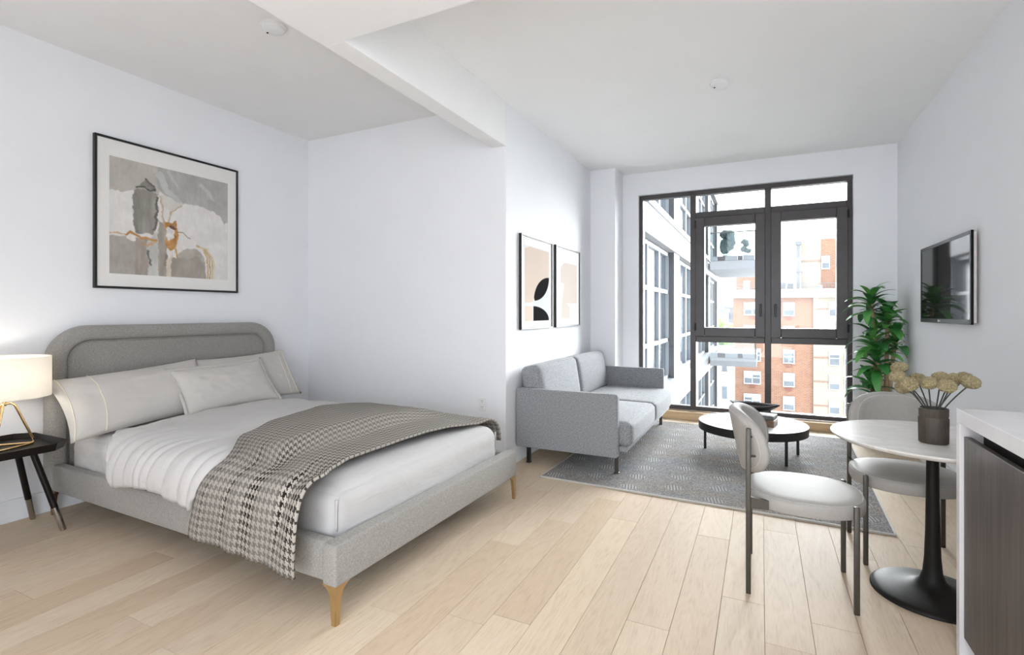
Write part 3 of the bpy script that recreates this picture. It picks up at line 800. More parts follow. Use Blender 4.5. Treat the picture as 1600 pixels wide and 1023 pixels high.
def leafy(U, V):
    c = np.zeros(U.shape + (3,)) + np.array([.87, .862, .858])
    def lay(P, colr):
        nonlocal c; m = pip(U, V, P)[..., None]; c = c * (1 - m) + np.array(colr) * m
    arc = lambda cx, cy, rx, ry, a0, a1, n=24: [(cx + rx * math.cos(math.radians(a0 + (a1 - a0) * k / n)), cy + ry * math.sin(math.radians(a0 + (a1 - a0) * k / n))) for k in range(n + 1)]
    lay([(0, .245), (1, .245), (1, .985), (.18, .995), (0, .955)], (.835, .775, .72))
    lay([(0, .0), (.30, .0), (.30, .23), (0, .21)], (.86, .795, .735))
    lay([(.33, .29), (.62, .30), (.80, .42), (1, .62), (1, 0), (.33, 0)], (.84, .86, .87))
    lay([(0, .215), (.20, .245), (.34, .27), (.34, .20), (0, .20)], (.86, .865, .865))
    # upper leaf between two arcs, lower quarter disc
    lay(arc(1.0, .27, .65, .345, 172, 90) + arc(.36, .62, .64, .345, 0, -88), (.015, .01, .012))
    lay([(.33, 0)] + arc(.33, 0, .67, .20, 0, 90), (.015, .01, .012))
    return c
def soft_arch(U, V):
    c = np.zeros(U.shape + (3,)) + np.array([.885, .88, .875])
    def lay(P, colr):
        nonlocal c; m = pip(U, V, P)[..., None]; c = c * (1 - m) + np.array(colr) * m
    arc = lambda cx, cy, rx, ry, a0, a1, n=20: [(cx + rx * math.cos(math.radians(a0 + (a1 - a0) * k / n)), cy + ry * math.sin(math.radians(a0 + (a1 - a0) * k / n))) for k in range(n + 1)]
    lay([(.10, .02), (.97, .02), (.97, .90)] + arc(.42, .76, .32, .14, 90, 180), (.82, .775, .74))
    lay([(.0, 0), (.14, 0), (.17, .30), (.27, .52), (.27, .57), (.0, .57)], (.885, .88, .875))
    lay([(.60, .0), (.97, 0), (.97, .26), (.42, .26), (.58, .20)], (.885, .88, .875))
    return c
wall_picture('framed_print', 'slim framed print of black leaf shapes on beige above the sofa', 4.14, 4.90, 1.165, 2.03, XS, .014, .028, (.085, .075, .095), leafy, (150, 190), 'framed prints above the sofa')
wall_picture('framed_print', 'slim framed print of pale beige arch above the sofa', 5.00, 5.775, 1.165, 2.03, XS, .014, .028, (.085, .075, .095), soft_arch, (120, 150), 'framed prints above the sofa')

# outlet and detectors
ou = thing('wall_outlet', 'white double wall outlet low on the wall past the bed', 'outlet', (-2.176, YB, .525))
obj('plate', bx((-.036, -.006, -.058), (.036, 0, .058), .003), 'white_plastic', ou)
for zz in (-.026, .026):
    s = obj('socket', prism(B(), rrect(-.017, zz - .020, .017, zz + .020, .008, 4), -.009, -.0055, 'y'), 'white_plastic', ou)
    k = B()
    for q in (-.007, .007): box(k, (q - .0015, -.0098, zz), (q + .0015, -.0085, zz + .010))
    box(k, (-.002, -.0098, zz - .011), (.002, -.0085, zz - .006)); obj('slots', k, 'slot_black', s)
def detector(label, x, y, r):
    d = thing('smoke_detector', label, 'smoke detector', (x, y, ZC))
    obj('base', lathe(B(), [(0, 0), (r, 0), (r, -.012), (r * .96, -.014), (0, -.014)], 32), 'white_plastic', d, True)
    obj('dome', lathe(B(), [(r * .86, -.014), (r * .84, -.03), (r * .6, -.042), (0, -.044)], 32), 'white_plastic', d, True)
    obj('sensor', lathe(B(), [(.006, -.040), (.006, -.047), (0, -.047)], 10, (-r * .45, -r * .2)), 'slot_black', d)
detector('small white ceiling detector above the coffee table', -.295, 4.28, .075)
detector('white round ceiling detector over the bed beside the beam', -2.74, 2.22, .075)

# ------------------------------------------------------------------ rug
RUGZ = .012
rug = thing('area_rug', 'grey flecked area rug with pale hatched diamonds under the sofa', 'rug', (-.40, 5.02, 0), math.radians(-2.2))
obj('pile', bx((-1.14, -1.27, .0005), (1.155, 1.29, RUGZ), .003, 2), 'rug_pile', rug)
bd = B()
for a, b in (((-1.15, -1.28, .0005), (1.165, -1.269, RUGZ + .002)), ((-1.15, 1.289, .0005), (1.165, 1.30, RUGZ + .002)), ((-1.15, -1.269, .0005), (-1.139, 1.289, RUGZ + .002)), ((1.154, -1.269, .0005), (1.165, 1.289, RUGZ + .002))):
    box(bd, a, b, .002, 1)
obj('binding', bd, 'cushion_seam', rug)

# ------------------------------------------------------------------ sofa (local x = out from wall, y along wall)
SXW, SY0, SY1 = -1.935, 4.05, 6.235
sofa = thing('sofa', 'grey tweed two-seat sofa with slim panel arms and dark legs', 'sofa', (SXW, SY0, 0))
SL = SY1 - SY0
def arm(y0, y1): return prism(B(), rrect(0, .150, .90, .660, .022, 4), y0, y1, 'y', .008)
obj('arm_panel', arm(0, .058), 'sofa_tweed', sofa, True); obj('arm_panel', arm(SL - .058, SL), 'sofa_tweed', sofa, True)
obj('back_panel', bx((.0, .058, .20), (.06, SL - .058, .65), .012, 3), 'sofa_tweed', sofa, True)
obj('base_frame', bx((.06, .05, .195), (.965, SL - .05, .238), .008), 'sofa_tweed', sofa, True)
mid = SL / 2
obj('seat_cushion', soft_box((.08, .062, .238), (.99, mid - .003, .425), .035, 16, (.02, 0, .022)), 'sofa_tweed', sofa, 'all')
obj('seat_cushion', soft_box((.08, mid + .003, .238), (.99, SL - .062, .425), .035, 16, (.02, 0, .022)), 'sofa_tweed', sofa, 'all')
def back_cushion(y0, y1, sd):
    b = soft_box((-.085, y0, 0), (.085, y1, .43), .04, 14, (.025, .0, .010), .003, sd)
    b.transform(Matrix.Translation((.160, 0, .418)) @ Matrix.Rotation(math.radians(-9), 4, 'Y')); return b
obj('back_cushion', back_cushion(.064, mid - .004, 1), 'sofa_tweed', sofa, 'all')
obj('back_cushion', back_cushion(mid + .004, SL - .064, 2), 'sofa_tweed', sofa, 'all')
for lx, ly, lz in ((.09, .075, 0), (.875, .075, RUGZ), (.875, SL - .085, RUGZ), (.09, SL - .085, 0)):
    lg = bx((lx - .016, ly - .016, lz), (lx + .016, ly + .016, .197), .002, 1); box(lg, (lx - .02, ly - .02, lz), (lx + .02, ly + .02, lz + .010), .002, 1)
    obj('leg', lg, 'bronze' if lx > .5 else 'black_metal', sofa)

# ------------------------------------------------------------------ coffee table, riser, bowl
CX, CY, CZ, CR = -.083, 5.24, .305, .462
ct = thing('coffee_table', 'round low coffee table with white top and black rim', 'coffee table', (CX, CY, RUGZ))
zt = CZ - RUGZ
obj('top', lathe(B(), [(0, zt - .045), (CR - .011, zt - .045), (CR - .011, zt - .004), (0, zt - .004)], 72), 'laminate_white', ct, True)
obj('rim', lathe(B(), [(CR - .011, zt - .072), (CR, zt - .072), (CR, zt), (CR - .011, zt), (CR - .011, zt - .072)], 72), 'black_metal', ct, True)
for an in (178, 312, 88, 20):
    a = math.radians(an); p = Vector((math.cos(a), math.sin(a), 0)) * (CR - .055)
    obj('leg', tube(B(), [p, p + Vector((0, 0, zt - .044))], .0125, 12), 'black_metal', ct, True)
br = thing('wooden_riser', 'dark walnut block topped with slate on the round coffee table', 'riser', (-.055, 5.19, CZ - .0035), math.radians(-12))
obj('block', bx((-.175, -.09, 0), (.175, .09, .062), .004), 'walnut_block', br); obj('slate_top', bx((-.172, -.088, .062), (.172, .088, .098), .008), 'slate', br)
bo = B(); n1, n2 = 48, 10; rings = []
for j in range(n2 + 1):
    q = j / n2; row = []
    for k in range(n1):
        a = 2 * PI * k / n1; c, s = math.cos(a), math.sin(a)
        # boat-shaped: pulled to a point at both ends
        rx = .215; ry = .115; xx = rx * math.copysign(abs(c) ** 1.0, c) * q; yy = ry * math.copysign(abs(s) ** 1.35, s) * q
        zz = .012 + .062 * q ** 2.2 + .018 * abs(c) ** 3 * q ** 3
        row.append(bo.verts.new((xx, yy, zz)))
    rings.append(row)
for A, C in zip(rings[1:], rings[2:]):
    for k in range(n1): bo.faces.new((A[k], A[(k + 1) % n1], C[(k + 1) % n1], C[k]))
bo.faces.new(rings[1][::-1])
for v in rings[0]: bo.verts.remove(v)
bowl = tag(obj('bowl', bo, 'black_ceramic', None, 'all', (-.06, 5.19, CZ + .0945), math.radians(-12)), 'black boat-shaped bowl with pointed ends on the walnut block', 'bowl')
bowl.modifiers.new('thickness', 'SOLIDIFY').thickness = .012

# ------------------------------------------------------------------ dining table, vase, flowers
DX, DY, DZ, DR = .718, 3.01, .735, .408
dt = thing('dining_table', 'round white marble pedestal table with black trumpet base', 'dining table', (DX, DY, 0))
obj('top', lathe(B(), [(0, DZ - .028), (DR - .05, DZ - .028), (DR - .02, DZ - .022), (DR - .003, DZ - .010), (DR, DZ - .004), (DR - .004, DZ), (0, DZ)], 72), 'marble', dt, True)
obj('pedestal', lathe(B(), [(0, DZ - .028), (.06, DZ - .028), (.06, DZ - .034), (.024, DZ - .036), (.0245, .55), (.028, .30), (.032, .18), (.038, .11), (.050, .072), (.072, .052), (.11, .040), (.17, .030), (.22, .022), (.238, .015), (.242, .008), (.242, 0), (0, 0)], 48), 'pedestal_black', dt, True)
VX, VY = .695, 2.90
vase = thing('vase', 'dark ribbed cylindrical vase of dried flowers on the marble table', 'vase', (VX, VY, DZ))
vb = B(); n = 72; rings = []
for r, z, rib in ((.001, .0, 0), (.050, .0, 0), (.053, .004, 1), (.054, .112, 1), (.0525, .115, 0), (.0525, .120, 0), (.054, .122, 0), (.054, .155, 0), (.050, .157, 0), (.048, .153, 0), (.047, .02, 0), (.001, .02, 0)):
    rings.append([vb.verts.new(((r + rib * .0014 * (1 if k % 2 else -1)) * math.cos(2 * PI * k / n), (r + rib * .0014 * (1 if k % 2 else -1)) * math.sin(2 * PI * k / n), z)) for k in range(n)])
for A, C in zip(rings, rings[1:]):
    for k in range(n): vb.faces.new((A[k], A[(k + 1) % n], C[(k + 1) % n], C[k]))
obj('body', vb, 'vase_ribbed', vase, True)
# flower heads placed around the vase by where they hang in the bunch
fl_px = [(1405, 574, 2.95), (1402, 588, 2.86), (1420, 600, 2.83), (1433, 592, 3.0), (1451, 598, 2.84), (1470, 590, 2.98), (1480, 603, 2.80), (1492, 592, 2.97), (1507, 590, 3.02), (1517, 597, 2.86), (1412, 605, 2.93)]
for q, (u, v, Y) in enumerate(fl_px):
    hd = on_y(u, v, Y)
    base = Vector((VX + random.uniform(-.02, .02), VY + random.uniform(-.02, .02), DZ + .024))
    f = thing('dried_flower', 'dried cream pompom flower on thin dark stem in the vase', 'flower', base, 0, 'dried flowers in the vase')
    rim = Vector((VX, VY, DZ + .157)); out = Vector((hd.x - VX, hd.y - VY, 0))
    rimp = rim + out.normalized() * min(.036, out.length)
    pts = []
    for k in range(9):
        tt = k / 8
        p = (1 - tt) ** 2 * rimp + 2 * tt * (1 - tt) * (rimp + Vector((out.x * .35, out.y * .35, .07))) + tt * tt * (hd - Vector((0, 0, .008)))
        pts.append(p - base)
    pts = [Vector((0, 0, 0))] + pts
    obj('stem', tube(B(), pts, .0028, 6), 'stem_dark', f, True)
    hb_ = B(); bmesh.ops.create_icosphere(hb_, subdivisions=4, radius=1)
    rr = random.uniform(.029, .034)
    for vv in hb_.verts:
        c = vv.co.normalized(); k = 1 + .08 * nz(c.x * 5 + q, c.y * 5, c.z * 5) + .26 * abs(nz(c.x * 11 + q, c.y * 11, c.z * 11)) + .16 * abs(nz(c.x * 23 + q, c.y * 23, c.z * 23))
        vv.co = Vector((c.x * rr * k, c.y * rr * k, c.z * rr * .80 * k))
    d_ = (hd - rimp).normalized(); tilt = Vector((0, 0, 1)).rotation_difference(Vector((d_.x * .4, d_.y * .4, 1)).normalized()).to_matrix().to_4x4()
    hb_.transform(Matrix.Translation(hd - base) @ tilt)
    obj('flower_head', hb_, 'dried_flower', f, True)

# ------------------------------------------------------------------ dining chairs
def make_chair(label):
    """faces +x; origin on the floor below the seat centre"""
    c = thing('dining_chair', label, 'chair', (0, 0, 0), 0, 'dining chairs')
    def oval(rx, ry, e=2.4, n=56):
        o = []
        for k in range(n):
            a = 2 * PI * k / n; o.append((rx * math.copysign(abs(math.cos(a)) ** (2 / e), math.cos(a)), ry * math.copysign(abs(math.sin(a)) ** (2 / e), math.sin(a))))
        return o
    def slab(layers, mat_up=True):
        bm = B(); rings = [[bm.verts.new((x + .015, y, z)) for x, y in oval(rx, ry)] for rx, ry, z in layers]
        n = len(rings[0])
        for A, C in zip(rings, rings[1:]):
            for k in range(n): bm.faces.new((A[k], A[(k + 1) % n], C[(k + 1) % n], C[k]))
        bm.faces.new(rings[0][::-1]); bm.faces.new(rings[-1]); return bm
    R1, R2 = .254, .252
    seat = obj('seat', slab([(R1 - .02, R2 - .02, .402), (R1 - .004, R2 - .004, .406), (R1, R2, .415), (R1, R2, .452), (R1 - .004, R2 - .004, .461), (R1 - .014, R2 - .014, .467), (R1 - .06, R2 - .06, .472), (R1 - .15, R2 - .15, .475)]), 'cushion_cream', c, True)
    obj('stitching', tube(B(), [(x + .015, y, .4655) for x, y in oval(R1 - .010, R2 - .010)], .0018, 5, closed=True), 'cushion_seam', seat, 'all')
    # back pad: fat oval shell curved round the sitter, leaning back
    bm = B(); nu, nv = 44, 24; RAD, HW, HH, TH, BX0 = .265, .268, .158, .060, -.262
    def P(u, v, side):
        y_ = u * HW; z_ = .690 + v * HH; ang = y_ / RAD
        e = max(0, 1 - (abs(u) ** 2.5 + abs(v) ** 2.5))
        rad = RAD + side * (TH / 2) * min(1, e * 3.2) ** .5
        return Vector((BX0 + RAD - rad * math.cos(ang) - (z_ - .69) * .20, rad * math.sin(ang), z_))
    def disc(u, v):      # square grid -> superellipse
        m = max(abs(u), abs(v))
        if m < 1e-6: return 0, 0
        l = (abs(u) ** 2.5 + abs(v) ** 2.5) ** .4
        return u * m / l, v * m / l
    for side in (1, -1):
        g = [[bm.verts.new(P(*disc(math.sin(PI / 2 * (-1 + 2 * i / nu)), math.sin(PI / 2 * (-1 + 2 * j / nv))), side)) for j in range(nv + 1)] for i in range(nu + 1)]
        for i in range(nu):
            for j in range(nv): bm.faces.new((g[i][j], g[i + 1][j], g[i + 1][j + 1], g[i][j + 1]))
    bmesh.ops.remove_doubles(bm, verts=bm.verts[:], dist=1e-4); bmesh.ops.recalc_face_normals(bm, faces=bm.faces[:])
    back = obj('backrest', bm, 'cushion_cream', c, 'all')
    def ring(f, side):
        o = []
        for k in range(72):
            a = 2 * PI * k / 72; cu, cv = math.cos(a), math.sin(a); l = (abs(cu) ** 2.5 + abs(cv) ** 2.5) ** .4
            o.append(P(f * cu / l, f * cv / l, side))
        return o
    obj('piping', tube(B(), ring(.90, 1), .0026, 5, closed=True), 'cushion_seam', back, 'all')
    obj('piping', tube(B(), ring(.90, -1), .0026, 5, closed=True), 'cushion_seam', back, 'all')
    for sy in (-1, 1):
        obj('leg', bx((.198, sy * .205 - .011, 0), (.220, sy * .205 + .011, .470), .004, 2), 'bronze', c, True)
        y = sy * .222
        obj('back_post', bx((-.232, y - .011, 0), (-.210, y + .011, .775), .004, 2), 'bronze', c, True)
        for zz in (.645, .735):
            xx = P(sy * .80, (zz - .69) / HH, 1)
            obj('peg', tube(B(), [(-.215, y, zz), (xx.x + .01, xx.y - sy * .006, zz)], .0055, 8), 'bronze', c, True)
        obj('seat_bracket', prism(B(), [(-.215, .400), (-.215, .455), (-.135, .447), (-.135, .405)], y + sy * .004, y - sy * .014, 'y'), 'bronze', c)
        obj('seat_bracket', bx((-.145, min(y - sy * .014, sy * .15), .405), (-.125, max(y - sy * .014, sy * .15), .447)), 'bronze', c)
    return c
ch1 = make_chair('cream oval-back dining chair standing side-on by the rug edge'); ch2 = dup(ch1); ch2['label'] = 'cream oval-back dining chair tucked behind the marble table'
ch1.location = (.165, 2.875, 0)
ch2.location = (.695, 3.43, 0); ch2.rotation_euler = (0, 0, -PI / 2)

# ------------------------------------------------------------------ television
tv = thing('television', 'flat black television mounted on the white wall', 'television', (XR, 4.955, 1.238))
TW, TH_, TX = 1.19, .628, -.050
obj('case', bx((TX + .014, -TW / 2 + .012, .010), (-.014, TW / 2 - .012, TH_ - .010), .006), 'tv_case', tv)
obj('wall_mount', bx((-.014, -.20, .18), (-.0005, .20, .44)), 'black_metal', tv)
bz = B(); bw = .026
box(bz, (TX, -TW / 2, 0), (TX + .016, -TW / 2 + bw, TH_), .003); box(bz, (TX, TW / 2 - bw, 0), (TX + .016, TW / 2, TH_), .003)
box(bz, (TX, -TW / 2 + bw, 0), (TX + .016, TW / 2 - bw, bw * 1.3), .003); box(bz, (TX, -TW / 2 + bw, TH_ - bw), (TX + .016, TW / 2 - bw, TH_), .003)
obj('bezel', bz, 'tv_bezel', tv)
obj('screen', bx((TX + .003, -TW / 2 + bw, bw), (TX + .012, TW / 2 - bw, TH_ - bw)), 'tv_screen', tv)
obj('logo', prism(B(), [(.10 + .010 * math.cos(a), .018 + .010 * math.sin(a)) for a in [2 * PI * k / 16 for k in range(16)]], TX - .001, TX + .001, 'x'), 'white_plastic', tv)
# two worn capitals beside the round mark
for pl in ([(0, 0), (.012, 0), (.012, .003), (.004, .003), (.004, .014), (0, .014)], [(0, 0), (.014, 0), (.014, .008), (.008, .008), (.008, .006), (.011, .006), (.011, .003), (.003, .003), (.003, .011), (.014, .011), (.014, .014), (0, .014)]):
    yb = .083 if len(pl) == 6 else .064
    obj('logo_letter', prism(B(), [(yb - p[0], .011 + p[1]) for p in pl], TX - .001, TX + .001, 'x'), 'white_plastic', tv)

# ------------------------------------------------------------------ potted plant
plant = thing('potted_plant', 'tall leafy green corn plant in the corner by the window', 'plant', (1.07, 6.26, 0))
obj('pot', lathe(B(), [(0, 0), (.12, 0), (.15, .26), (.155, .28), (.14, .28), (.135, .25), (0, .25)], 32), 'plant_pot', plant, True)
obj('soil', lathe(B(), [(0, .245), (.134, .245), (.134, .258), (0, .258)], 24), 'soil', plant)
def leaf_mesh(L, W, droop, k):
    bm = B(); n = 9; rows = []
    x = 0; z = 0; ang = 0
    for i in range(n + 1):
        t_ = i / n; wd = W * (math.sin(PI * min(1, t_ ** .9 * .955 + .03)) ** .62) * .5 + .002
        fold = .25 * wd
        rows.append([bm.verts.new((x, -wd, z + fold)), bm.verts.new((x, 0, z)), bm.verts.new((x, wd, z + fold))])
        ang = -droop * t_ ** 1.2; x += math.cos(ang) * L / n; z += math.sin(ang) * L / n
    for A, C in zip(rows, rows[1:]):
        bm.faces.new((A[0], C[0], C[1], A[1])); bm.faces.new((A[1], C[1], C[2], A[2]))
    me = bpy.data.meshes.new('leaf'); bm.to_mesh(me); bm.free(); me.materials.append(MATS['leaf_green'])
    me.polygons.foreach_set('use_smooth', [True] * len(me.polygons)); return me
LM = [leaf_mesh(.34, .085, 1.3, 0), leaf_mesh(.38, .095, 1.7, 1), leaf_mesh(.27, .095, .9, 2), leaf_mesh(.31, .11, 1.4, 3)]
trunks = [((-.02, .0), (-.075, -.03), 1.46, 24), ((.05, .02), (.06, -.04), 1.30, 26), ((.0, -.04), (-.04, -.10), .90, 28), ((.07, .03), (.12, -.06), 1.10, 22), ((-.05, .03), (-.08, -.08), .62, 20), ((.03, -.05), (-.06, -.06), 1.10, 16)]
rl = random.Random(12)
for (bx_, by_), (tx_, ty_), hgt, nl in trunks:
    pts = [Vector((bx_ + (tx_ - bx_) * q ** 1.3, by_ + (ty_ - by_) * q, .25 + (hgt - .25) * q)) for q in [k / 8 for k in range(9)]]
    obj('trunk', tube(B(), pts, [.024 - .008 * k / 8 for k in range(9)], 10), 'trunk_bark', plant, True)
    for k in range(nl):
        q = k / (nl - 1); a = k * 2.39996 + hgt * 5
        pz = hgt - .17 * (1 - q) + .01; pitch = -.95 + 1.95 * q * 0 + (1.25 * q - .15) 
        pitch = .05 + 1.25 * q + rl.uniform(-.15, .15)
        wx, wy = plant.location.x + tx_, plant.location.y + ty_
        me = rl.choice(LM); sc = rl.uniform(.8, 1.0) * (1 - .2 * q)
        lf = obj('leaf', me, None, plant)
        rot = (Matrix.Rotation(a, 3, 'Z') @ Matrix.Rotation(-pitch, 3, 'Y') @ Matrix.Rotation(rl.uniform(-.3, .3), 3, 'X'))
        for _ in range(14):
            mx = max((rot @ v.co).x for v in me.vertices) * sc + wx; my = max((rot @ v.co).y for v in me.vertices) * sc + wy
            if mx < XR - .016 and my < 6.64: break
            sc *= .9
        lf.location = (tx_, ty_, pz); lf.rotation_euler = rot.to_euler(); lf.scale = (sc,) * 3

# ------------------------------------------------------------------ kitchen run against the right wall
KX, KY, KZ = .676, 2.53, .951
kc = thing('kitchen_countertop', 'white stone countertop with waterfall end beside the marble table', 'countertop', (KX, KY, 0))
obj('slab', bx((0, -2.5, KZ - .052), (XR - KX - .004, 0, KZ), .002), 'quartz', kc)
obj('waterfall_panel', bx((0, -.036, 0), (XR - KX - .004, 0, KZ - .052), .002), 'quartz', kc)
for i in range(3):
    y1 = KY - .038 - i * .80; y0 = y1 - .796
    cb = thing('kitchen_cabinet', ('dark wood base cabinet next to the white waterfall end', 'dark wood base cabinet second from the waterfall end', 'dark wood base cabinet third from the waterfall end')[i], 'cabinet', ((KX + XR) / 2, (y0 + y1) / 2, 0), 0, 'dark kitchen base cabinets')
    hw, hd = (y1 - y0) / 2, (XR - KX) / 2
    obj('body', bx((-hd + .07, -hw, .0), (hd - .004, hw, KZ - .054)), 'dark_inside', cb)
    obj('door', bx((-hd + .012, -hw + .002, .09), (-hd + .034, hw - .002, KZ - .100), .0015, 1), 'dark_veneer', cb)
    obj('hinge_rail', bx((-hd + .034, -hw + .01, .20), (-hd + .07, hw - .01, .80)), 'dark_inside', cb)
    obj('toe_kick', bx((-hd + .05, -hw, 0), (-hd + .07, hw, .09)), 'dark_inside', cb)

# ------------------------------------------------------------------ outside
ZG = -24.0
g = tag(obj('street_ground', bx((-220, 8, ZG - .5), (260, 300, ZG)), 'pale_bounce_ground'), 'grey street far below the window', 'ground'); g['kind'] = 'structure'
# far brick apartment house, facade at FY
FY = 70.0
def fx(u): return on_y(u, 488, FY).x
def fz(u, v): return on_y(u, v, FY).z
far = thing('apartment_building', 'orange brick apartment house with cream bays and white sash windows across the way', 'building', (fx(1230), FY, ZG))
def fpart(name, u0, v0, u1, v1, y0, y1, mat, parent=far, um=1232):
    """box on the far facade from pixel corners; y0,y1 measured from the facade plane (negative is proud)"""
    a = (fx(u0), FY + y0, on_y(um, v1, FY).z); b = (fx(u1), FY + y1, on_y(um, v0, FY).z)
    o = far.location if parent is far else parent.parent.location
    return obj(name, bx(tuple(a[i] - o[i] for i in range(3)), tuple(b[i] - o[i] for i in range(3))), mat, parent)
def fwall(u0, u1, vtop, mat, y0=0, y1=14):
    a = (fx(u0), FY + y0, ZG); b = (fx(u1), FY + y1, on_y(1232, vtop, FY).z); o = far.location
    return obj('wall', bx(tuple(a[i] - o[i] for i in range(3)), tuple(b[i] - o[i] for i in range(3))), mat, far)
fwall(1145, 1270.5, 464, 'brick_wall'); fwall(1270.5, 1352, 464, 'stone_cream', -.25, 14)
fpart('cornice', 1144, 452, 1352, 465, -.7, .3, 'cornice_white')
rows = [483, 520, 557, 593.5, 630, 667, 704]
def fwindow(u, v, w_, h_, y=0, dbl=False, gr=True):
    f = fpart('window', u - w_ / 2, v - h_ / 2, u + w_ / 2, v + h_ / 2, y - .12, y + .02, 'window_white')
    xs = ((u - w_ / 2 + 1.6, u - .8), (u + .8, u + w_ / 2 - 1.6)) if dbl else ((u - w_ / 2 + 1.6, u + w_ / 2 - 1.6),)
    for a, b in xs:
        bl_ = random.choice((.25, .45, .55, .6)); vm = v - h_ / 2 + 1.6 + (h_ - 3.2) * bl_
        fpart('blind', a, v - h_ / 2 + 1.6, b, vm, y - .135, y - .11, 'blind', f); fpart('pane', a, vm, b, v + h_ / 2 - 1.6, y - .13, y - .11, 'far_glass', f)
        fpart('meeting_rail', a, v - .7, b, v + .7, y - .16, y - .12, 'window_white', f)
    if gr: fpart('grille', u - 4.5, v + h_ / 2 + 1.2, u + 4.5, v + h_ / 2 + 5.6, y - .08, y + .02, 'brick_grille')
for v in rows:
    fwindow(1175.5, v - 1, 27, 21, 0, True); fwindow(1232.5, v, 18.5, 22)
    fwindow(1303.5, v, 18, 23, -.25, False, False); fwindow(1325, v, 13, 21, -.25, False, False)
    fpart('stone_band', 1271, v - 1.6, 1294, v + .4, -.33, -.2, 'stone_band')
# rooftop: penthouse, tower, flue, railing, plant box
fpart('penthouse', 1148, 427, 1192, 453, 4, 11, 'brick_wall'); dr = fpart('roof_door', 1160, 434, 1171, 453, 3.9, 4.05, 'blind')
fpart('tower', 1254.5, 373, 1286.5, 453, 3, 12, 'stone_cream'); fpart('tower_brick_bay', 1286.5, 371, 1330, 453, 3, 12, 'brick_wall')
fwindow(1294.5, 409, 14, 21, 3, False, False); fpart('stone_band', 1254, 404, 1286, 406.5, 2.85, 3.1, 'stone_band')
fpart('flue', 1246, 376, 1252, 453, 2.2, 2.8, 'concrete'); fpart('flue_cap', 1244, 374, 1254, 380, 2.1, 2.9, 'concrete')
fpart('flue_bracket', 1244, 422, 1256, 423.5, 2.1, 2.9, 'concrete')
fpart('roof_unit', 1221, 440, 1229, 453, 2, 4, 'far_glass'); fpart('roof_unit', 1231, 441, 1241, 453, 2, 4, 'far_glass'); fpart('roof_box', 1280, 446, 1287, 453, 1, 2, 'window_white')
rb = B()
def rpt(u, v): p = on_y(u, 488, FY); q = on_y(1232, v, FY); o = far.location; return Vector((p.x - o.x, .2, q.z - o.z))
for v in (443, 448): tube(rb, [rpt(1150, v), rpt(1345, v)], .035, 5)
for k in range(40): tube(rb, [rpt(1150 + k * 5, 443), rpt(1150 + k * 5, 453)], .03, 4)
obj('roof_railing', rb, 'concrete', far)
# pale low house left of it, further roofs and tree
FY2 = 62.0
lo = thing('low_building', 'pale rendered low house with narrow windows left of the brick house', 'building', (on_y(1128, 488, FY2).x, FY2, ZG))
def lpart(name, u0, v0, u1, v1, y0, y1, mat, parent=None):
    a = on_y(u0, v1, FY2); b = on_y(u1, v0, FY2); o = lo.location; z0 = ZG if v1 > 900 else on_y(1130, v1, FY2).z; z1 = on_y(1130, v0, FY2).z
    return obj(name, bx((a.x - o.x, y0, z0 - o.z), (b.x - o.x, y1, z1 - o.z)), mat, parent or lo)
lpart('wall', 1060, 548, 1144, 999, 0, 7, 'cornice_white'); lpart('string_course', 1060, 580, 1144, 583, -.2, 0, 'stone_cream'); lpart('coping', 1058, 545, 1144.5, 549, -.2, 7.1, 'concrete')
for v in (573, 613, 653): 
    f = lpart('window', 1127.5, v - 10, 1136.5, v + 10, -.06, .02, 'concrete'); lpart('pane', 1129, v - 8.5, 1135, v + 8.5, -.08, -.05, 'far_glass', f)
FY3 = 150.0
for i, (u0, u1, v, mm, lb) in enumerate(((1085, 1135, 486, 'far_roof', 'distant grey-roofed block seen past the balconies'), (1128, 1150, 481, 'concrete', 'distant pale block beside the grey-roofed one'))):
    a = on_y(u0, v, FY3); b = on_y(u1, v, FY3); y = FY3 + 14 * i
    d = thing('distant_building', lb, 'building', ((a.x + b.x) / 2, y, ZG)); hw = (b.x - a.x) / 2
    obj('wall', bx((-hw, 0, 0), (hw, 10, a.z - ZG)), mm, d)
    obj('parapet', bx((-hw - .3, -.3, a.z - ZG), (hw + .3, 10.3, a.z - ZG + .6)), 'concrete', d)
    for k in range(4):
        for zz in (2.2, 5.6): obj('window', bx((-hw + hw * 2 * (k + .3) / 4, -.1, a.z - ZG - zz - 1), (-hw + hw * 2 * (k + .7) / 4, .05, a.z - ZG - zz + .8)), 'far_glass', d)
tp = on_y(1122, 494, 100.)
tr = thing('street_tree', 'yellow-green tree crown beyond the low house', 'tree', (tp.x, 100, ZG))
cr = B()
for k in range(14):
    r_ = random.uniform(1.2, 2.2); s_ = bmesh.ops.create_icosphere(cr, subdivisions=2, radius=r_)
    o_ = Vector((random.uniform(-3, 3), random.uniform(-2, 2), tp.z - ZG - 3 + random.uniform(-2.5, 2.2)))
    for v in s_['verts']: v.co = v.co * (1 + .25 * nz(v.co.x * 2 + k, v.co.y * 2, v.co.z * 2)) + o_
obj('crown', cr, 'tree_green', tr); obj('trunk', tube(B(), [(0, 0, 0), (0, 0, tp.z - ZG - 3)], .3, 8), 'trunk_bark', tr)

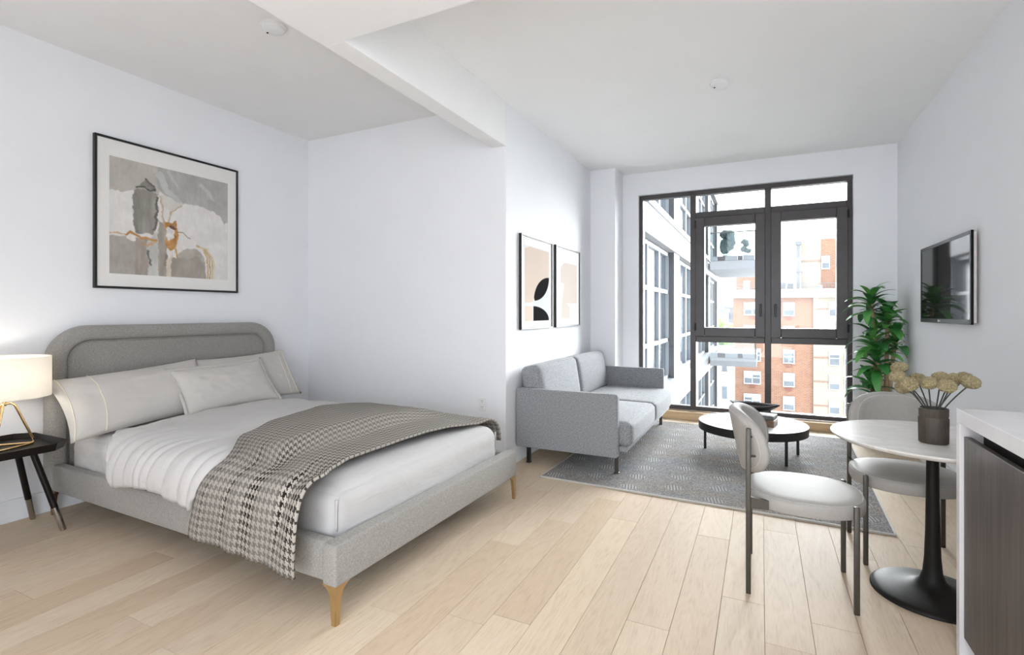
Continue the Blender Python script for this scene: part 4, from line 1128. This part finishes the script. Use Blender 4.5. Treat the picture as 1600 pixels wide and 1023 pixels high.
# own building's wing: glazed facade running away from the window, in plane X = WXP
WXP = -1.88
wing = thing('building_wing', 'glazed wing of the same block running away from the window', 'building', (WXP, 8.4, ZG))
wo = wing.location
def wpart(name, y0, y1, z0, z1, x0, x1, mat, parent=None):
    return obj(name, bx((x0, y0 - wo.y, z0 - wo.z), (x1, y1 - wo.y, z1 - wo.z)), mat, parent or wing)
FH = 3.55; bays = [8.45, 12.7, 16.95, 21.2, 25.45]; YE = 25.45
wpart('core', 8.5, YE, ZG, 11.5, -7, -.25, 'wing_pier')
for k in range(-3, 3):
    zf = -.42 + FH * k
    wpart('slab_band', 8.3, YE + .1, zf - .42, zf + .10, -.25, .10, 'spandrel')
    wpart('slab_edge', 8.3, YE + .1, zf + .10, zf + .22, -.25, .14, 'wing_metal')
    for y0, y1 in zip(bays, bays[1:]):
        a, b = y0 + .42, y1 - .42; z0, z1 = zf + .22, zf + FH - .42
        gl = wpart('glazing', a, b, z0, z1, -.14, -.12, 'wing_glass')
        for yy in (a, a + .95, a + 1.05 + (b - a - 1.05) * .48, b - .07): wpart('window_mullion', yy, yy + .07, z0, z1, -.13, -.06, 'wing_metal', gl)
        for zz in (z0, z0 + .85, z0 + 1.95, z1 - .10): wpart('window_rail', a, b, zz, zz + .08, -.13, -.06, 'wing_metal', gl)
for y in bays: wpart('pier', y - .40, y + .40, ZG, 11.5, -.25, .06, 'wing_pier')
# balconies on the wing
def balcony(zs, label, plants):
    b = thing('balcony', label, 'balcony', (WXP, 20.3, zs), 0, 'balconies on the wing')
    W, D = 1.72, 5.0
    obj('slab', bx((.16, 0, -.32), (W, D, 0), .01), 'concrete', b)
    for i, (x0, x1) in enumerate(((.16, .42), (.42, .68), (.68, 1.10), (1.10, 1.27), (1.27, 1.66), (1.66, W))):
        obj('fascia_block', bx((x0, -.02, .0), (x1 - .006, .07, .16)), 'balcony_dark' if i % 2 else 'balcony_pale', b)
    for a, c in (((.16, .03, .16), (W, .045, 1.0)), ((W - .045, .05, .02), (W - .03, D, 1.0))): obj('glass_panel', bx(a, c), 'balcony_glass', b)
    tb = B(); tube(tb, [(.16, .04, 1.04), (W - .04, .04, 1.04), (W - .04, D - .04, 1.04)], .025, 6); tube(tb, [(W - .04, .04, .0), (W - .04, .04, 1.04)], .02, 6)
    obj('rail', tb, 'wing_pier', b)
    for i, (px_, py_, s) in enumerate(plants):
        p = thing('balcony_shrub', ('dark bushy potted shrub on the balcony above', 'small potted shrub on the balcony above')[i], 'plant', (WXP + px_, 20.3 + py_, zs))
        obj('pot', lathe(B(), [(0, 0), (.12 * s, 0), (.16 * s, .25), (.13 * s, .25), (0, .22)], 16), 'plant_pot', p)
        fo = B()
        for q in range(12):
            so = bmesh.ops.create_icosphere(fo, subdivisions=2, radius=.16 * s); o_ = Vector((random.uniform(-.16, .16) * s, random.uniform(-.12, .12) * s, .3 + random.uniform(.05, .75) * s))
            for v in so['verts']: v.co = v.co * (1 + .4 * nz(v.co.x * 14 + q, v.co.y * 14, v.co.z * 14)) + o_
        obj('foliage', fo, 'shrub', p)
balcony(3.22, 'concrete balcony with glass rail one floor above the window', ((.72, .5, 1.0), (1.35, .6, .6)))
balcony(-.33, 'concrete balcony with glass rail level with the room', ())
